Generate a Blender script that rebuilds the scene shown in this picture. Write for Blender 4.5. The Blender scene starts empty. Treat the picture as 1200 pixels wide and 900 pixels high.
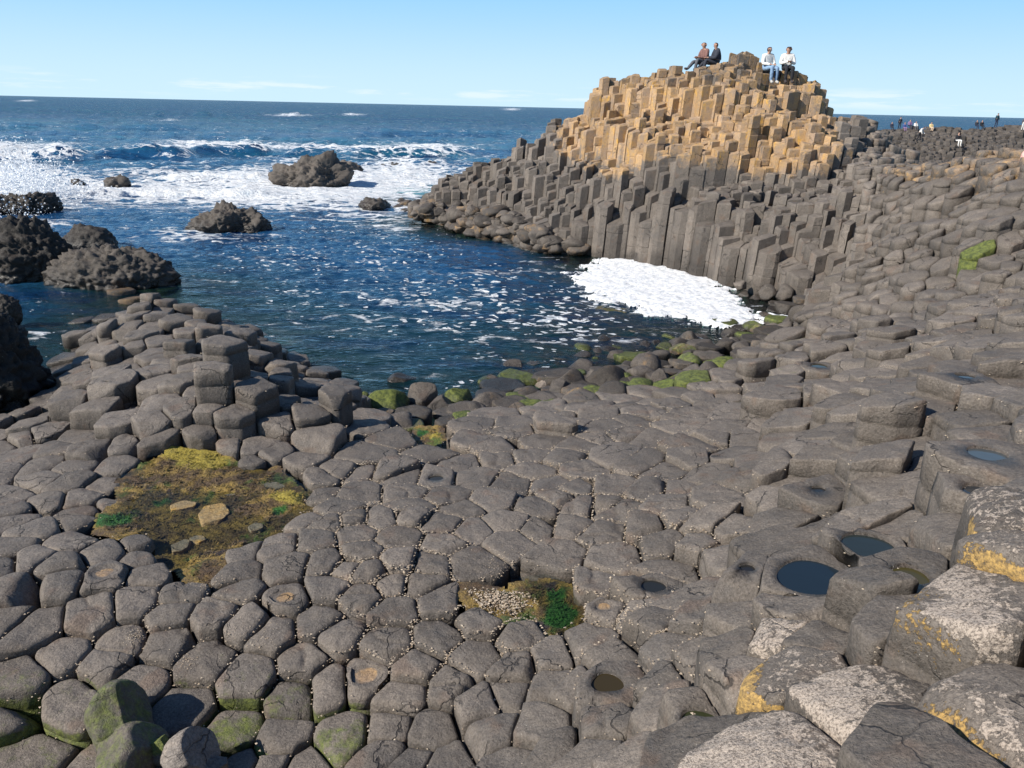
import bpy, bmesh, math, random
import numpy as np
from mathutils import Vector, Matrix, noise as mn
from mathutils.bvhtree import BVHTree

random.seed(7); RNG = np.random.default_rng(7)
scene = bpy.context.scene
COL = scene.collection

# ------------------------------------------------------------------ camera model
F = 933.0; CAMZ = 5.0
pitch = math.atan(325/933.0); roll = math.radians(1.26)
fw = Vector((0, math.cos(pitch), -math.sin(pitch)))
r0 = Vector((1, 0, 0)); u0 = Vector((0, math.sin(pitch), math.cos(pitch)))
rt = r0*math.cos(roll) + u0*math.sin(roll); up = -r0*math.sin(roll) + u0*math.cos(roll)
CAM = Vector((0, 0, CAMZ))
def ray(px, py): return fw*F + rt*(px-600) + up*(450-py)
def at_d(px, py, d):
    return CAM + ray(px, py)*(d*.8/F)
def at_z(px, py, z):
    v = ray(px, py); return CAM + v*((z-CAMZ)/v.z)
FW, RT, UP = np.array(fw), np.array(rt), np.array(up)
def proj(P):
    Q = np.asarray(P, float) - np.array([0, 0, CAMZ])
    d = Q@FW; dd = np.maximum(d, 1e-3)
    return 600 + F*(Q@RT)/dd, 450 - F*(Q@UP)/dd, d

cam = bpy.data.cameras.new('camera'); cam.sensor_width = 36; cam.lens = 36*F/1200
cam.clip_end = 60000; cam.clip_start = 0.05
co = bpy.data.objects.new('camera', cam); COL.objects.link(co)
co.matrix_world = Matrix(((rt.x, up.x, -fw.x, 0), (rt.y, up.y, -fw.y, 0), (rt.z, up.z, -fw.z, CAMZ), (0, 0, 0, 1)))
scene.camera = co

# ------------------------------------------------------------------ numpy noise
def _h(ix, iy, iz, s):
    n = (ix*374761393 + iy*668265263 + iz*2147483647//3 + s*974634777) & 0xffffffff
    n = ((n ^ (n >> 13))*1274126177) & 0xffffffff
    return ((n ^ (n >> 16)) & 0xffff)/65535.0*2-1
def vnoise(P, scale=1.0, seed=0):
    P = np.asarray(P, float)*scale
    i = np.floor(P).astype(np.int64); f = P-i; f = f*f*f*(f*(f*6-15)+10)
    r = 0
    for a in (0, 1):
        for b in (0, 1):
            for c in (0, 1):
                w = (f[:, 0] if a else 1-f[:, 0])*(f[:, 1] if b else 1-f[:, 1])*(f[:, 2] if c else 1-f[:, 2])
                r = r + w*_h(i[:, 0]+a, i[:, 1]+b, i[:, 2]+c, seed)
    return r
def fbm(P, scale, oct=4, seed=0, gain=.5):
    r = 0; a = 1; t = 0
    for k in range(oct):
        r = r + a*vnoise(P, scale*2.03**k, seed+k*17); t += a; a *= gain
    return r/t
def sstep(a, b, x):
    t = np.clip((x-a)/(b-a), 0, 1); return t*t*(3-2*t)

# ------------------------------------------------------------------ height field
Z = lambda px, py, z: tuple(at_z(px, py, z))
D = lambda px, py, d: tuple(at_d(px, py, d))
ctl = []
for px, py, z in [
 (-150,560,.5),(-150,700,.95),(-150,860,.6),(0,520,.45),(0,600,.85),(0,700,.95),(0,800,.75),(60,880,.55),(60,530,.65),(100,530,.85),
 (200,600,.78),(290,620,.8),(120,650,1.0),(380,600,1.05),(300,700,.98),(200,800,.72),(300,860,.58),(150,890,.5),(150,545,.85),
 (450,500,.75),(450,600,1.05),(450,720,.98),(450,850,.75),(560,500,.65),(560,600,1.0),(600,700,1.02),(600,800,.98),(620,890,1.1),
 (700,480,.75),(700,560,1.05),(700,650,1.15),(740,740,1.4),(760,830,1.7),(760,895,1.9),
 (800,470,.85),(800,560,1.2),(850,640,1.55),(830,700,1.85),(860,760,2.25),(860,800,2.3),(820,860,2.25),
 (900,460,1.15),(900,520,1.35),(900,600,1.75),(960,672,2.37),(1021,643,2.45),(1066,684,2.6),(1130,620,3.0),(1090,715,2.85),
 (1020,790,2.86),(1150,800,3.05),(920,860,2.75),(1190,570,3.1),(1250,650,3.3),(1300,850,3.3),(1100,1000,3.1),(800,1000,2.4),(400,1000,.6),(0,1000,.3),
 (1000,400,1.6),(1100,400,2.2),(1190,400,2.7),(1000,340,1.3),(1100,340,1.9),(1190,340,2.5),(1100,300,2.0),(1190,300,2.6),(1000,300,1.45),
 (950,430,1.35),
 # headland
 (180,348,1.05),(140,372,1.0),(205,370,1.05),(120,410,.85),(180,420,1.15),(250,420,1.45),(265,460,1.35),(300,440,1.2),(360,470,.95),(400,490,.85),
 (150,470,.95),(230,500,1.05),(300,500,1.0),(100,495,.8),(60,512,.55),
 # waterline
 (85,440,0),(88,400,0),(105,372,0),(150,338,0),(40,492,0),(-40,500,0),(205,338,0),(235,358,0),(250,385,0),(335,413,0),(380,440,0),(430,472,0),(500,480,0),(560,474,0),(620,456,0),(680,440,0),
 (750,424,0),(800,408,0),(860,392,0),(920,378,0),(972,362,0),(690,300,0),(740,308,0),(800,322,0),(850,336,0),(900,350,0),(945,362,0),
 (640,297,0),(590,282,0),(540,268,0),(490,252,0),(466,240,0),(478,222,0),
 # sea bed
 (350,300,-1.8),(500,350,-1.5),(600,330,-1.2),(400,380,-.9),(600,420,-.35),(560,400,-.5),(700,400,-.3),(800,370,-.25),(880,368,-.15),(300,250,-2.5),(440,285,-1.6),(200,300,-2),
 (40,400,-.8),(30,450,-.5),(-100,450,-.8),(560,300,-1.3),(700,350,-.5),(500,440,-.45),(-200,300,-2),(400,200,-4),(100,200,-4),
 # tower foot
 (480,233,.1),(520,262,.15),(560,252,.4),(600,268,.4),(650,282,.5),(700,288,.6),(750,292,.6),(800,303,.6),(850,317,.6),(900,332,.6),(950,343,.7)]:
    ctl.append(Z(px, py, z))
for px, py, d in [
 (1000,480,10),(1100,500,8),(1190,500,7),(1060,250,22),(1140,240,20),(1190,230,18),(1050,192,27),(1100,192,24),(1150,195,22),(1200,190,20),(1300,190,18),(1300,300,13),
 (520,225,45),(520,210,46.5),(560,220,42),(560,190,45),(600,240,38.5),(600,200,41),(600,165,43),
 (650,250,35.3),(650,215,37),(650,178,39),(650,148,41),(700,255,33),(700,220,34),(700,180,35.5),(700,145,37),(700,110,39),
 (750,250,31.5),(750,200,33),(750,150,35),(750,110,36.5),(750,87,38),(800,250,30),(800,200,31.5),(800,150,33),(800,110,35),(800,80,37),
 (850,260,28.5),(850,200,31),(850,150,32.5),(850,110,34),(850,70,36),(900,270,27),(900,210,30),(900,150,32.5),(900,110,34),(900,80,35.5),
 (950,280,25.5),(950,220,28.5),(950,160,32),(950,115,34.5),(955,94,36),(1000,250,26.5),(1000,200,30),(990,165,33),(990,137,35),
 (1030,220,27),(1030,190,30),(1030,158,34)]:
    ctl.append(D(px, py, d+(float(np.interp(px, [540, 700, 960, 1010], [0, 1.8, 1.8, .6])) if px < 1010 and d > 24 else 0)))
for w in [(-5,50,-1.5),(1,49,-.5),(4,46,.8),(9,43.5,1.8),(14,42,1.8),(18,36,2.2),(17,31,2.2),(-12,50,-3),(0,60,-3),(14,55,-2),(24,45,-.5),(26,35,1.5),(30,60,-2),(-30,40,-3),(-30,70,-5),(20,28,2.6)]:
    ctl.append((w[0]*.8, w[1]*.8, w[2]))
CT = np.array(ctl)
_K = np.linalg.norm(CT[:, None, :2]-CT[None, :, :2], axis=2)
_n = len(CT)
_A = np.zeros((_n+3, _n+3)); _A[:_n, :_n] = -_K + np.eye(_n)*.15
_A[:_n, _n] = 1; _A[:_n, _n+1:] = CT[:, :2]/20; _A[_n, :_n] = 1; _A[_n+1:, :_n] = CT[:, :2].T/20
_W = np.linalg.solve(_A, np.concatenate([CT[:, 2], np.zeros(3)]))
def hf(XY):
    XY = np.asarray(XY, float).reshape(-1, 2); out = np.empty(len(XY))
    for s in range(0, len(XY), 20000):
        q = XY[s:s+20000]
        out[s:s+20000] = -np.linalg.norm(q[:, None, :]-CT[None, :, :2], axis=2)@_W[:_n] + _W[_n] + (q/20)@_W[_n+1:]
    return out
def march(px, py, lo=2.2, hi=60, dz=0):
    ds = np.exp(np.linspace(math.log(lo), math.log(hi), 500))
    v = np.array(ray(px, py))/F
    P = np.array([0, 0, CAMZ]) + ds[:, None]*v
    below = P[:, 2] < hf(P[:, :2])+dz
    k = int(np.argmax(below))
    if not below[k]: return None
    return P[k]

# ------------------------------------------------------------------ helpers
def link(o, parent=None):
    COL.objects.link(o)
    if parent is not None: o.parent = parent
    return o
def mesh_np(name, V, faces, mat=None, smooth=True, attrs=None, mats=None, fmat=None, smooth_arr=None):
    me = bpy.data.meshes.new(name)
    V = np.asarray(V, np.float32)
    if isinstance(faces, np.ndarray):
        k = faces.shape[1]; lt = np.full(len(faces), k, np.int32); lv = faces.reshape(-1).astype(np.int32)
    else:
        lt = np.array([len(f) for f in faces], np.int32); lv = np.array([i for f in faces for i in f], np.int32)
    me.vertices.add(len(V)); me.vertices.foreach_set('co', V.reshape(-1))
    me.loops.add(len(lv)); me.loops.foreach_set('vertex_index', lv)
    me.polygons.add(len(lt)); ls = np.zeros(len(lt), np.int32); ls[1:] = np.cumsum(lt)[:-1]
    me.polygons.foreach_set('loop_start', ls); me.polygons.foreach_set('loop_total', lt)
    if smooth_arr is not None: me.polygons.foreach_set('use_smooth', smooth_arr)
    else: me.polygons.foreach_set('use_smooth', np.full(len(lt), smooth, bool))
    for m in (mats or ([mat] if mat else [])): me.materials.append(m)
    if fmat is not None: me.polygons.foreach_set('material_index', np.asarray(fmat, np.int32))
    me.update(calc_edges=True); me.validate()
    for k, arr in (attrs or {}).items():
        a = me.attributes.new(k, 'FLOAT_COLOR', 'POINT')
        arr = np.asarray(arr, np.float32)
        if arr.shape[1] == 3: arr = np.concatenate([arr, np.ones((len(arr), 1), np.float32)], 1)
        a.data.foreach_set('color', arr.reshape(-1))
    return me
def new_obj(name, me, parent=None): return link(bpy.data.objects.new(name, me), parent)
def tag(o, label=None, cat=None, group=None, kind=None):
    if label: o['label'] = label
    if cat: o['category'] = cat
    if group: o['group'] = group
    if kind: o['kind'] = kind
    return o

# ------------------------------------------------------------------ materials
class NT:
    def __init__(s, mat):
        s.nt = mat.node_tree; s.nt.nodes.clear()
    def n(s, t, **kw):
        nd = s.nt.nodes.new(t)
        for k, v in kw.items():
            if k == 'ins':
                for a, b in v.items():
                    if isinstance(b, bpy.types.NodeSocket): s.nt.links.new(b, nd.inputs[a])
                    else: nd.inputs[a].default_value = b
            else: setattr(nd, k, v)
        return nd
    def m(s, op, a, b=None, c=None, clamp=False):
        nd = s.n('ShaderNodeMath', operation=op, use_clamp=clamp)
        for i, x in enumerate((a, b, c)):
            if x is None: continue
            if isinstance(x, bpy.types.NodeSocket): s.nt.links.new(x, nd.inputs[i])
            else: nd.inputs[i].default_value = x
        return nd.outputs[0]
    def mix(s, f, a, b, blend='MIX'):
        nd = s.n('ShaderNodeMix', data_type='RGBA', blend_type=blend)
        for i, x in ((0, f), (6, a), (7, b)):
            if isinstance(x, bpy.types.NodeSocket): s.nt.links.new(x, nd.inputs[i])
            else: nd.inputs[i].default_value = x if i == 0 else (*x, 1)[:4]
        return nd.outputs[2]
    def noise(s, vec, scale, detail=4, rough=.6, lac=2.0):
        return s.n('ShaderNodeTexNoise', ins={'Vector': vec, 'Scale': scale, 'Detail': detail, 'Roughness': rough, 'Lacunarity': lac}).outputs[0]
    def ramp(s, x, a, b):
        nd = s.n('ShaderNodeMapRange', interpolation_type='SMOOTHSTEP', ins={'Value': x, 'From Min': a, 'From Max': b})
        return nd.outputs[0]
    def pos(s): return s.n('ShaderNodeNewGeometry').outputs['Position']
    def attr(s, name):
        a = s.n('ShaderNodeAttribute', attribute_name=name)
        sp = s.n('ShaderNodeSeparateColor', ins={0: a.outputs['Color']})
        return sp.outputs[0], sp.outputs[1], sp.outputs[2]
    def out(s, sh, disp=None):
        o = s.n('ShaderNodeOutputMaterial'); s.nt.links.new(sh, o.inputs[0])
    def bump(s, h, strength=.5, dist=.01, normal=None):
        ins = {'Height': h, 'Strength': strength, 'Distance': dist}
        if normal is not None: ins['Normal'] = normal
        return s.n('ShaderNodeBump', ins=ins).outputs[0]
def newmat(name):
    m = bpy.data.materials.new(name); m.use_nodes = True
    return m, NT(m)

def basalt_material(name, fine=1.0, flaky=.3):
    """rock: mask_a = tint, tan zone, algae; mask_b = pale lichen, yellow lichen, wet"""
    m, t = newmat(name)
    p = t.pos()
    tint, tan, alg = t.attr('mask_a'); lic, yel, wet = t.attr('mask_b')
    n1 = t.noise(p, 1.3, 5, .6); n2 = t.noise(p, 9, 6, .65); n3 = t.noise(p, 55*fine, 5, .7); n4 = t.noise(p, 230*fine, 3, .7)
    base = t.mix(t.ramp(n1, .32, .68), (.118, .104, .093), (.204, .172, .144))
    base = t.mix(t.ramp(n2, .35, .7), base, (.150, .127, .107))
    base = t.mix(t.m('MULTIPLY', t.ramp(n2, .55, .8), .55), base, (.205, .178, .150))
    stv = t.noise(t.n('ShaderNodeMapping', ins={'Vector': p, 'Scale': (1, 1, .22)}).outputs[0], 7.0, 5, .7)
    base = t.mix(t.m('MULTIPLY', t.ramp(stv, .5, .72), .4), base, (.085, .073, .064))
    n5 = t.noise(p, 3.1, 3, .5)
    base = t.mix(t.m('MULTIPLY', t.ramp(n5, .58, .7), .35), base, (.17, .105, .070))
    # tan zone
    tn = t.mix(t.ramp(t.noise(p, 2.2, 5, .65), .35, .65), (.39, .245, .115), (.30, .212, .145))
    tn = t.mix(t.ramp(t.noise(t.n('ShaderNodeMapping', ins={'Vector': p, 'Scale': (1, 1, .35)}).outputs[0], 5.0, 6, .72), .54, .68), tn, (.50, .285, .065))
    tn = t.mix(t.m('MULTIPLY', t.ramp(n2, .48, .68), .6), tn, (.235, .195, .155))
    tf = t.ramp(t.m('ADD', tan, t.m('MULTIPLY', t.m('SUBTRACT', t.noise(p, 3.3, 5, .7), .5), 1.1)), .38, .62)
    base = t.mix(tf, base, tn)
    sp = t.m('ADD', t.m('MULTIPLY', n3, .7), t.m('MULTIPLY', n4, .3))
    g = t.ramp(sp, .3, .7)
    base = t.mix(1.0, base, t.n('ShaderNodeCombineColor', ins={0: t.m('MULTIPLY_ADD', g, .80, .55), 1: t.m('MULTIPLY_ADD', g, .80, .55), 2: t.m('MULTIPLY_ADD', g, .80, .55)}).outputs[0], 'MULTIPLY')
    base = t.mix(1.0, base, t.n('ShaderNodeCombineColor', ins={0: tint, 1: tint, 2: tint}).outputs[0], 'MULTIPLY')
    wv = t.n('ShaderNodeVectorMath', operation='ADD', ins={0: p, 1: t.n('ShaderNodeVectorMath', operation='SCALE', ins={0: t.n('ShaderNodeTexNoise', ins={'Vector': p, 'Scale': 3.0, 'Detail': 4}).outputs[1], 'Scale': .6}).outputs[0]}).outputs[0]
    ck = t.n('ShaderNodeTexVoronoi', feature='DISTANCE_TO_EDGE', ins={'Vector': wv, 'Scale': 1.5}).outputs[0]
    ckm = t.m('MULTIPLY', t.m('SUBTRACT', 1.0, t.ramp(ck, .004, .016)), t.ramp(t.noise(p, 1.9, 2, .5), .5, .6))
    base = t.mix(t.m('MULTIPLY', ckm, .8), base, (.03, .026, .024))
    pit = t.n('ShaderNodeTexVoronoi', ins={'Vector': wv, 'Scale': 75*fine}).outputs[0]
    pm = t.m('MULTIPLY', t.m('SUBTRACT', 1.0, t.ramp(pit, .08, .30)), t.ramp(t.noise(p, 8, 3, .6), .42, .62))
    base = t.mix(t.m('MULTIPLY', pm, .55), base, (.045, .038, .034))
    # tiny pale specks (barnacles, grit)
    vo = t.n('ShaderNodeTexVoronoi', ins={'Vector': p, 'Scale': 42*fine}).outputs[0]
    spk = t.m('MULTIPLY', t.m('LESS_THAN', vo, .13), t.ramp(t.noise(p, 6, 2, .5), .5, .66))
    base = t.mix(t.m('MULTIPLY', spk, .7), base, (.42, .38, .33))
    # algae
    af = t.ramp(t.m('ADD', alg, t.m('MULTIPLY', t.m('SUBTRACT', t.noise(p, 11, 6, .75), .5), 1.3)), .35, .75)
    ac = t.mix(t.ramp(t.noise(p, 16, 5, .7), .35, .65), (.045, .065, .014), (.16, .19, .035))
    base = t.mix(t.m('MULTIPLY', af, .85), base, ac)
    # lichen
    ln = t.noise(p, 26, 6, .75); 
    lf = t.ramp(t.m('ADD', lic, t.m('MULTIPLY', t.m('SUBTRACT', ln, .5), 1.9)), .46, .56)
    lcol = t.mix(t.ramp(t.noise(p, 85, 5, .8), .42, .54), (.17, .14, .115), (.45, .375, .31))
    base = t.mix(lf, base, lcol)
    yn = t.noise(p, 31, 6, .75)
    yf = t.ramp(t.m('ADD', yel, t.m('MULTIPLY', t.m('SUBTRACT', yn, .5), 1.6)), .46, .56)
    ycol = t.mix(t.ramp(t.noise(p, 45, 4, .7), .35, .65), (.22, .15, .07), (.52, .33, .11))
    base = t.mix(yf, base, ycol)
    base = t.mix(t.m('MULTIPLY', wet, .8), base, t.mix(1.0, base, (.38, .38, .38), 'MULTIPLY'))
    rough = t.m('SUBTRACT', t.m('MULTIPLY_ADD', n2, .25, .62), t.m('MULTIPLY', wet, .5))
    h = t.m('ADD', t.m('MULTIPLY', n3, .012), t.m('MULTIPLY', n4, .004))
    h = t.m('ADD', h, t.m('MULTIPLY', n2, .035)); h = t.m('SUBTRACT', h, t.m('MULTIPLY', ckm, .012)); h = t.m('SUBTRACT', h, t.m('MULTIPLY', pm, .004))
    fl = t.n('ShaderNodeTexVoronoi', feature='DISTANCE_TO_EDGE', ins={'Vector': t.n('ShaderNodeVectorMath', operation='ADD', ins={0: p, 1: t.n('ShaderNodeTexNoise', ins={'Vector': p, 'Scale': 5.0}).outputs[1]}).outputs[0], 'Scale': 2.3}).outputs[0]
    h = t.m('ADD', h, t.m('MULTIPLY', t.ramp(fl, 0, .015), .006*flaky))
    h = t.m('ADD', h, t.m('MULTIPLY', t.m('ADD', lf, yf), .006))
    nb = t.bump(h, .9, 1.0)
    b = t.n('ShaderNodeBsdfPrincipled', ins={'Base Color': base, 'Roughness': rough, 'Normal': nb, 'Specular IOR Level': .35})
    t.out(b.outputs[0]); return m
M_BAS = basalt_material('basalt')

def simple_mat(name, col, rough=.8, nscale=0, col2=None, bump=0, spec=.4, bscale=None, sub=None):
    m, t = newmat(name); p = t.pos()
    c = (*col, 1)
    if col2: c = t.mix(t.ramp(t.noise(p, nscale, 4, .65), .35, .65), col, col2)
    ins = {'Base Color': c, 'Roughness': rough, 'Specular IOR Level': spec}
    if bump: ins['Normal'] = t.bump(t.noise(p, bscale or nscale, 5, .7), 1.0, bump)
    b = t.n('ShaderNodeBsdfPrincipled', ins=ins); t.out(b.outputs[0]); return m

M_PS = basalt_material('pale_stone')
# ------------------------------------------------------------------ column seeds
def tile(ox, oy, pts): return [(ox+a/3, oy+b/3) for a, b in pts]
SEED = []
SEED += tile(0, 600, [(50,25),(120,50),(290,20),(20,120),(100,155),(250,95),(360,125),(5,180),(60,260),(215,170),(205,230),(370,215),(520,205),(500,95),
 (505,145),(660,190),(640,280),(830,205),(840,130),(950,45),(985,110),(1010,180),(1105,90),(1080,20),(1150,175),(1155,30),(470,310),(330,340),(270,370),(830,265),
 (750,350),(880,370),(1010,290),(1150,250),(1120,370),(960,405),(600,350),(590,445),(430,445),(365,530),(220,490),(110,390),(5,380),(720,510),(965,475),(870,580),(1070,505),
 (1180,430),(1160,590),(485,600),(240,650),(85,580),(1030,640),(1160,670),(645,680),(820,745),(960,680),(980,800),(1160,790),(40,720),(60,840),(950,890),(1060,890),(840,890)])
SEED += tile(400, 600, [(40,20),(140,20),(50,70),(245,10),(355,35),(205,90),(465,60),(580,35),(355,110),(75,145),(205,170),(310,175),(455,165),(20,190),(95,205),(590,100),(700,50),(800,50),(920,70),
 (1080,50),(960,150),(1150,100),(760,155),(80,290),(15,255),(185,255),(270,250),(345,250),(190,325),(340,310),(375,345),(480,255),(600,232),(210,370),(50,410),(160,470),(340,430),(490,380),(635,430),
 (480,515),(260,535),(610,555),(750,485),(850,435),(870,235),(1050,250),(940,325),(1150,180),(1180,20),(1060,310),(1180,310),(1130,370),(1150,460),(960,500),(1050,410),(80,565),(60,650),
 (225,640),(380,610),(490,670),(730,600),(820,600),(680,590),(175,745),(310,750),(275,700),(590,630),(540,770),(430,710),(690,740),(960,600),(1120,560),(1050,650),(940,740),(1140,660),
 (740,850),(1170,740),(450,820),(150,840),(240,880),(370,870),(30,780),(600,870),(900,830),(1060,860),(790,690)])
SEED += tile(800, 600, [(80,40),(180,40),(40,100),(180,110),(110,70),(280,70),(420,90),(660,130),(500,225),(800,240),(210,250),(40,330),(200,340),(330,250),(440,360),(640,330),(50,470),(150,520),(30,590),
 (200,590),(330,430),(385,540),(780,400),(1000,340),(620,590),(320,800),(50,720),(120,850),(870,830),(1090,640),(1050,90),(1190,180),(850,60),(930,200),(640,30),(520,20),(760,20),(560,480),(480,440)])
SEED += tile(0, 300, [(430,140),(515,120),(470,165),(375,200),(580,115),(570,180),(450,235),(530,225),(300,190),(285,240),(240,275),(290,320),(350,280),(400,310),(445,350),(560,300),(640,270),(640,345),
 (620,235),(690,265),(780,290),(830,235),(930,330),(885,280),(830,365),(910,400),(1000,400),(1120,440),(1040,490),(920,490),(810,520),(735,450),(640,430),(570,430),(520,375),(380,430),(300,420),
 (400,480),(460,520),(550,530),(640,550),(740,540),(980,575),(1075,580),(1170,500),(1190,570),(890,640),(970,680),(700,620),(540,600),(430,570),(340,555),(300,590),(240,545),(800,645),(880,720),
 (1055,705),(1160,660),(560,645),(430,650),(330,675),(270,625),(155,610),(205,670),(60,700),(120,740),(270,730),(420,720),(550,735),(150,790),(240,790),(370,800),(15,760),(40,830),(165,860),(290,840),
 (405,860),(70,640),(10,660),(0,600),(1120,770),(1190,740),(1110,830),(1040,780),(1170,880),(290,890),(60,890)])
SEED += tile(400, 300, [(80,595),(20,560),(180,560),(90,540),(200,640),(70,690),(15,750),(75,750),(160,750),(60,830),(220,770),(335,680),(415,575),(550,560),(470,640),(610,620),(560,665),(325,775),
 (420,715),(470,780),(555,705),(225,820),(370,840),(250,875),(520,855),(600,790),(660,700),(685,745),(750,570),(715,510),(660,530),(590,590),(775,490),(880,480),(890,550),(705,650),(735,790),
 (785,710),(700,870),(640,870),(760,850),(840,660),(845,745),(950,710),(980,625),(1000,520),(1100,640),(1060,570),(1110,500),(1170,570),(1050,730),(940,810),(1085,820),(1155,740),(835,815),
 (850,870),(920,870),(975,885),(1030,870),(1140,880),(1190,810),(910,640),(1180,480),(800,595),(430,880)])
SEED += tile(800, 300, [(40,540),(0,600),(50,660),(130,600),(180,530),(115,635),(170,690),(220,620),(260,690),(230,760),(105,740),(110,840),(20,720),(20,810),(300,590),(360,640),(400,590),(440,540),
 (470,640),(520,590),(370,830),(310,740),(480,690),(450,740),(560,540),(640,520),(630,600),(330,520),(740,570),(850,560),(840,620),(860,680),(690,690),(780,780),(745,720),(1000,560),(1060,600),(1000,650),
 (1020,470),(1090,690),(1000,800),(490,385),(350,470)])
# hero column tops: (px, py) -> properties
HERO = {}
def hero(px, py, **k): HERO[(px, py)] = k
hero(962,672, pool=(.21,'deep blue'), dz=.05, w=.09); hero(1021,643, pool=(.155,'grey green'), dz=.04, w=.06); hero(1066,680, pool=(.10,'olive'), dz=0, w=.03)
hero(759,684, pool=(.10,'dark'), w=.03); hero(723,801, pool=(.105,'brown'), w=.03); hero(872,682, pool=(.055,'small'), dz=.1); hero(815,843, pool=(.10,'murky'), dz=-.02)
hero(508,558, pool=(.085,'pale rim')); hero(1166,533, pool=(.12,'sky'), dz=.12, w=.05); hero(1134,570, pool=(.10,'half'), dz=.02); hero(1141,456, pool=(.09,'thin'))
hero(966,427, pool=(.13,'dim'), w=.04); hero(958,572, pool=(.06,'tiny'))
hero(124,671, dry=.12); hero(338,697, dry=.12); hero(425,789, dry=.14); hero(713,709, dry=.08)
hero(273,848, algae=.62); hero(402,860, algae=.55); hero(344,813, algae=.42); hero(290,792, algae=.32); hero(28,793, algae=.4); hero(80,816, algae=.25); hero(160,800, algae=.25); hero(143,748, lich=.25)
hero(240,770, lich=.22, algae=.25)
hero(1150,628, lich=.55, yel=1, dz=.08); hero(1196,660, lich=.5, yel=1, dz=.08)
hero(1133,713, lich=.75, yel=.6, dz=.05, edge=(-1,-.3), w=.03); hero(1172,808, lich=.62, yel=1, dz=.10, edge=(-1,.2), big=1, w=.03); hero(1012,800, lich=.80, dz=.05, edge=(-.8,-.2), w=.02)
hero(906,866, lich=.90, dz=.05, edge=(-.6,.1), w=.04); hero(910,743, lich=.7, dz=.05); hero(928,780, lich=.5, yel=1, dz=.05)
hero(261,396, dz=.45); hero(277,378, dz=.3); hero(245,450, dz=.28); hero(270,473, dz=.22); hero(304,462, dz=.18); hero(125,366, dz=.14); hero(650,490, dz=.17)
hero(366,513,dz=.1)
hero(1047,490, dz=.1)

seeds = []   # dict per column
def near_idx(px, py, lst, tol):
    best = None; bd = tol
    for i, s in enumerate(lst):
        if 'px' in s:
            d = math.hypot(s['px']-px, (s['py']-py)*1.2)
            if d < bd: bd = d; best = i
    return best
for px, py in SEED:
    P = march(px, py)
    if P is None: continue
    if any((s['x']-P[0])**2+(s['y']-P[1])**2 < .2**2 for s in seeds): continue
    seeds.append(dict(x=P[0], y=P[1], px=px, py=py, man=1))
for (px, py), k in HERO.items():
    P = march(px, py, dz=k.get('dz', 0))
    i = near_idx(px, py, seeds, 26)
    rec = dict(x=P[0], y=P[1], px=px, py=py, man=1, hero=k, w=k.get('w', 0))
    if i is not None: seeds[i] = rec
    else: seeds.append(rec)

POOLPX = [(146,562),(172,540),(200,522),(206,516),(255,520),(280,548),(320,548),(355,572),(360,592),(318,618),(300,626),(292,632),(260,645),(240,690),(215,652),(180,642),(180,622),(120,618),(125,600),(146,588)]
POOL2PX = [(610,680),(640,672),(662,675),(682,706),(676,722),(650,738),(640,722),(628,700)]
POOL3PX = [(542,690),(575,690),(622,690),(635,705),(612,722),(592,725),(560,712)]
POOL4PX = [(492,502),(512,503),(515,512),(495,516),(486,512)]
def poly_at_z(pp, z): return [tuple(at_z(a, b, z))[:2] for a, b in pp]
POOLS = [[tuple(march(a, b)[:2]) for a, b in pp] for pp in (POOLPX, POOL2PX, POOL3PX, POOL4PX)]
POOLZ = [float(hf([tuple(np.mean(P, 0))])[0])-o for P, o in zip(POOLS, (.03, .06, .05, .06))]
def inpoly(x, y, P):
    c = False; n = len(P)
    for i in range(n):
        x1, y1 = P[i]; x2, y2 = P[i-1]
        if (y1 > y) != (y2 > y) and x < (x2-x1)*(y-y1)/(y2-y1)+x1: c = not c
    return c
def polydist(x, y, P):
    d = 9
    for i in range(len(P)):
        a = P[i-1]; b = P[i]; vx, vy = b[0]-a[0], b[1]-a[1]; L = vx*vx+vy*vy
        t = max(0, min(1, ((x-a[0])*vx+(y-a[1])*vy)/L)); d = min(d, math.hypot(x-a[0]-t*vx, y-a[1]-t*vy))
    return d

# automatic fill
gxy = []
sp = .455; row = 0;  y = 1.6
while y < 42:
    x = -.80*y-3.2 + (sp/2 if row % 2 else 0)
    while x < .82*y+4.0:
        gxy.append((x+random.gauss(0, .16*sp), y+random.gauss(0, .16*sp))); x += sp
    if y > 19: sp = .37
    y += sp*.866; row += 1
GX = np.array(gxy); GH = hf(GX)
ppx, ppy, pd = proj(np.c_[GX, GH])
MX = np.array([(s['x'], s['y']) for s in seeds])
for i in range(len(GX)):
    x, y = GX[i]; h = GH[i]
    if h < (-.05 if y < 18.4 else .42): continue
    if y > 2.5 and not (-260 < ppx[i] < 1460): continue
    if y < 2.4 and abs(x) > 5: continue
    if np.min((MX[:, 0]-x)**2+(MX[:, 1]-y)**2) < (.80 if (905 > ppy[i] > 630 and ppx[i] < 880) else .60 if 905 > ppy[i] > 505 and ppx[i] < 1230 else .36 if ppx[i] < 440 else .42)**2: continue
    seeds.append(dict(x=x, y=y, px=ppx[i], py=ppy[i], man=0))
SHORE = ([400, 430, 500, 560, 620, 700, 790, 860, 900, 945, 975], [478, 484, 503, 490, 478, 462, 452, 436, 404, 376, 352])
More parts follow.
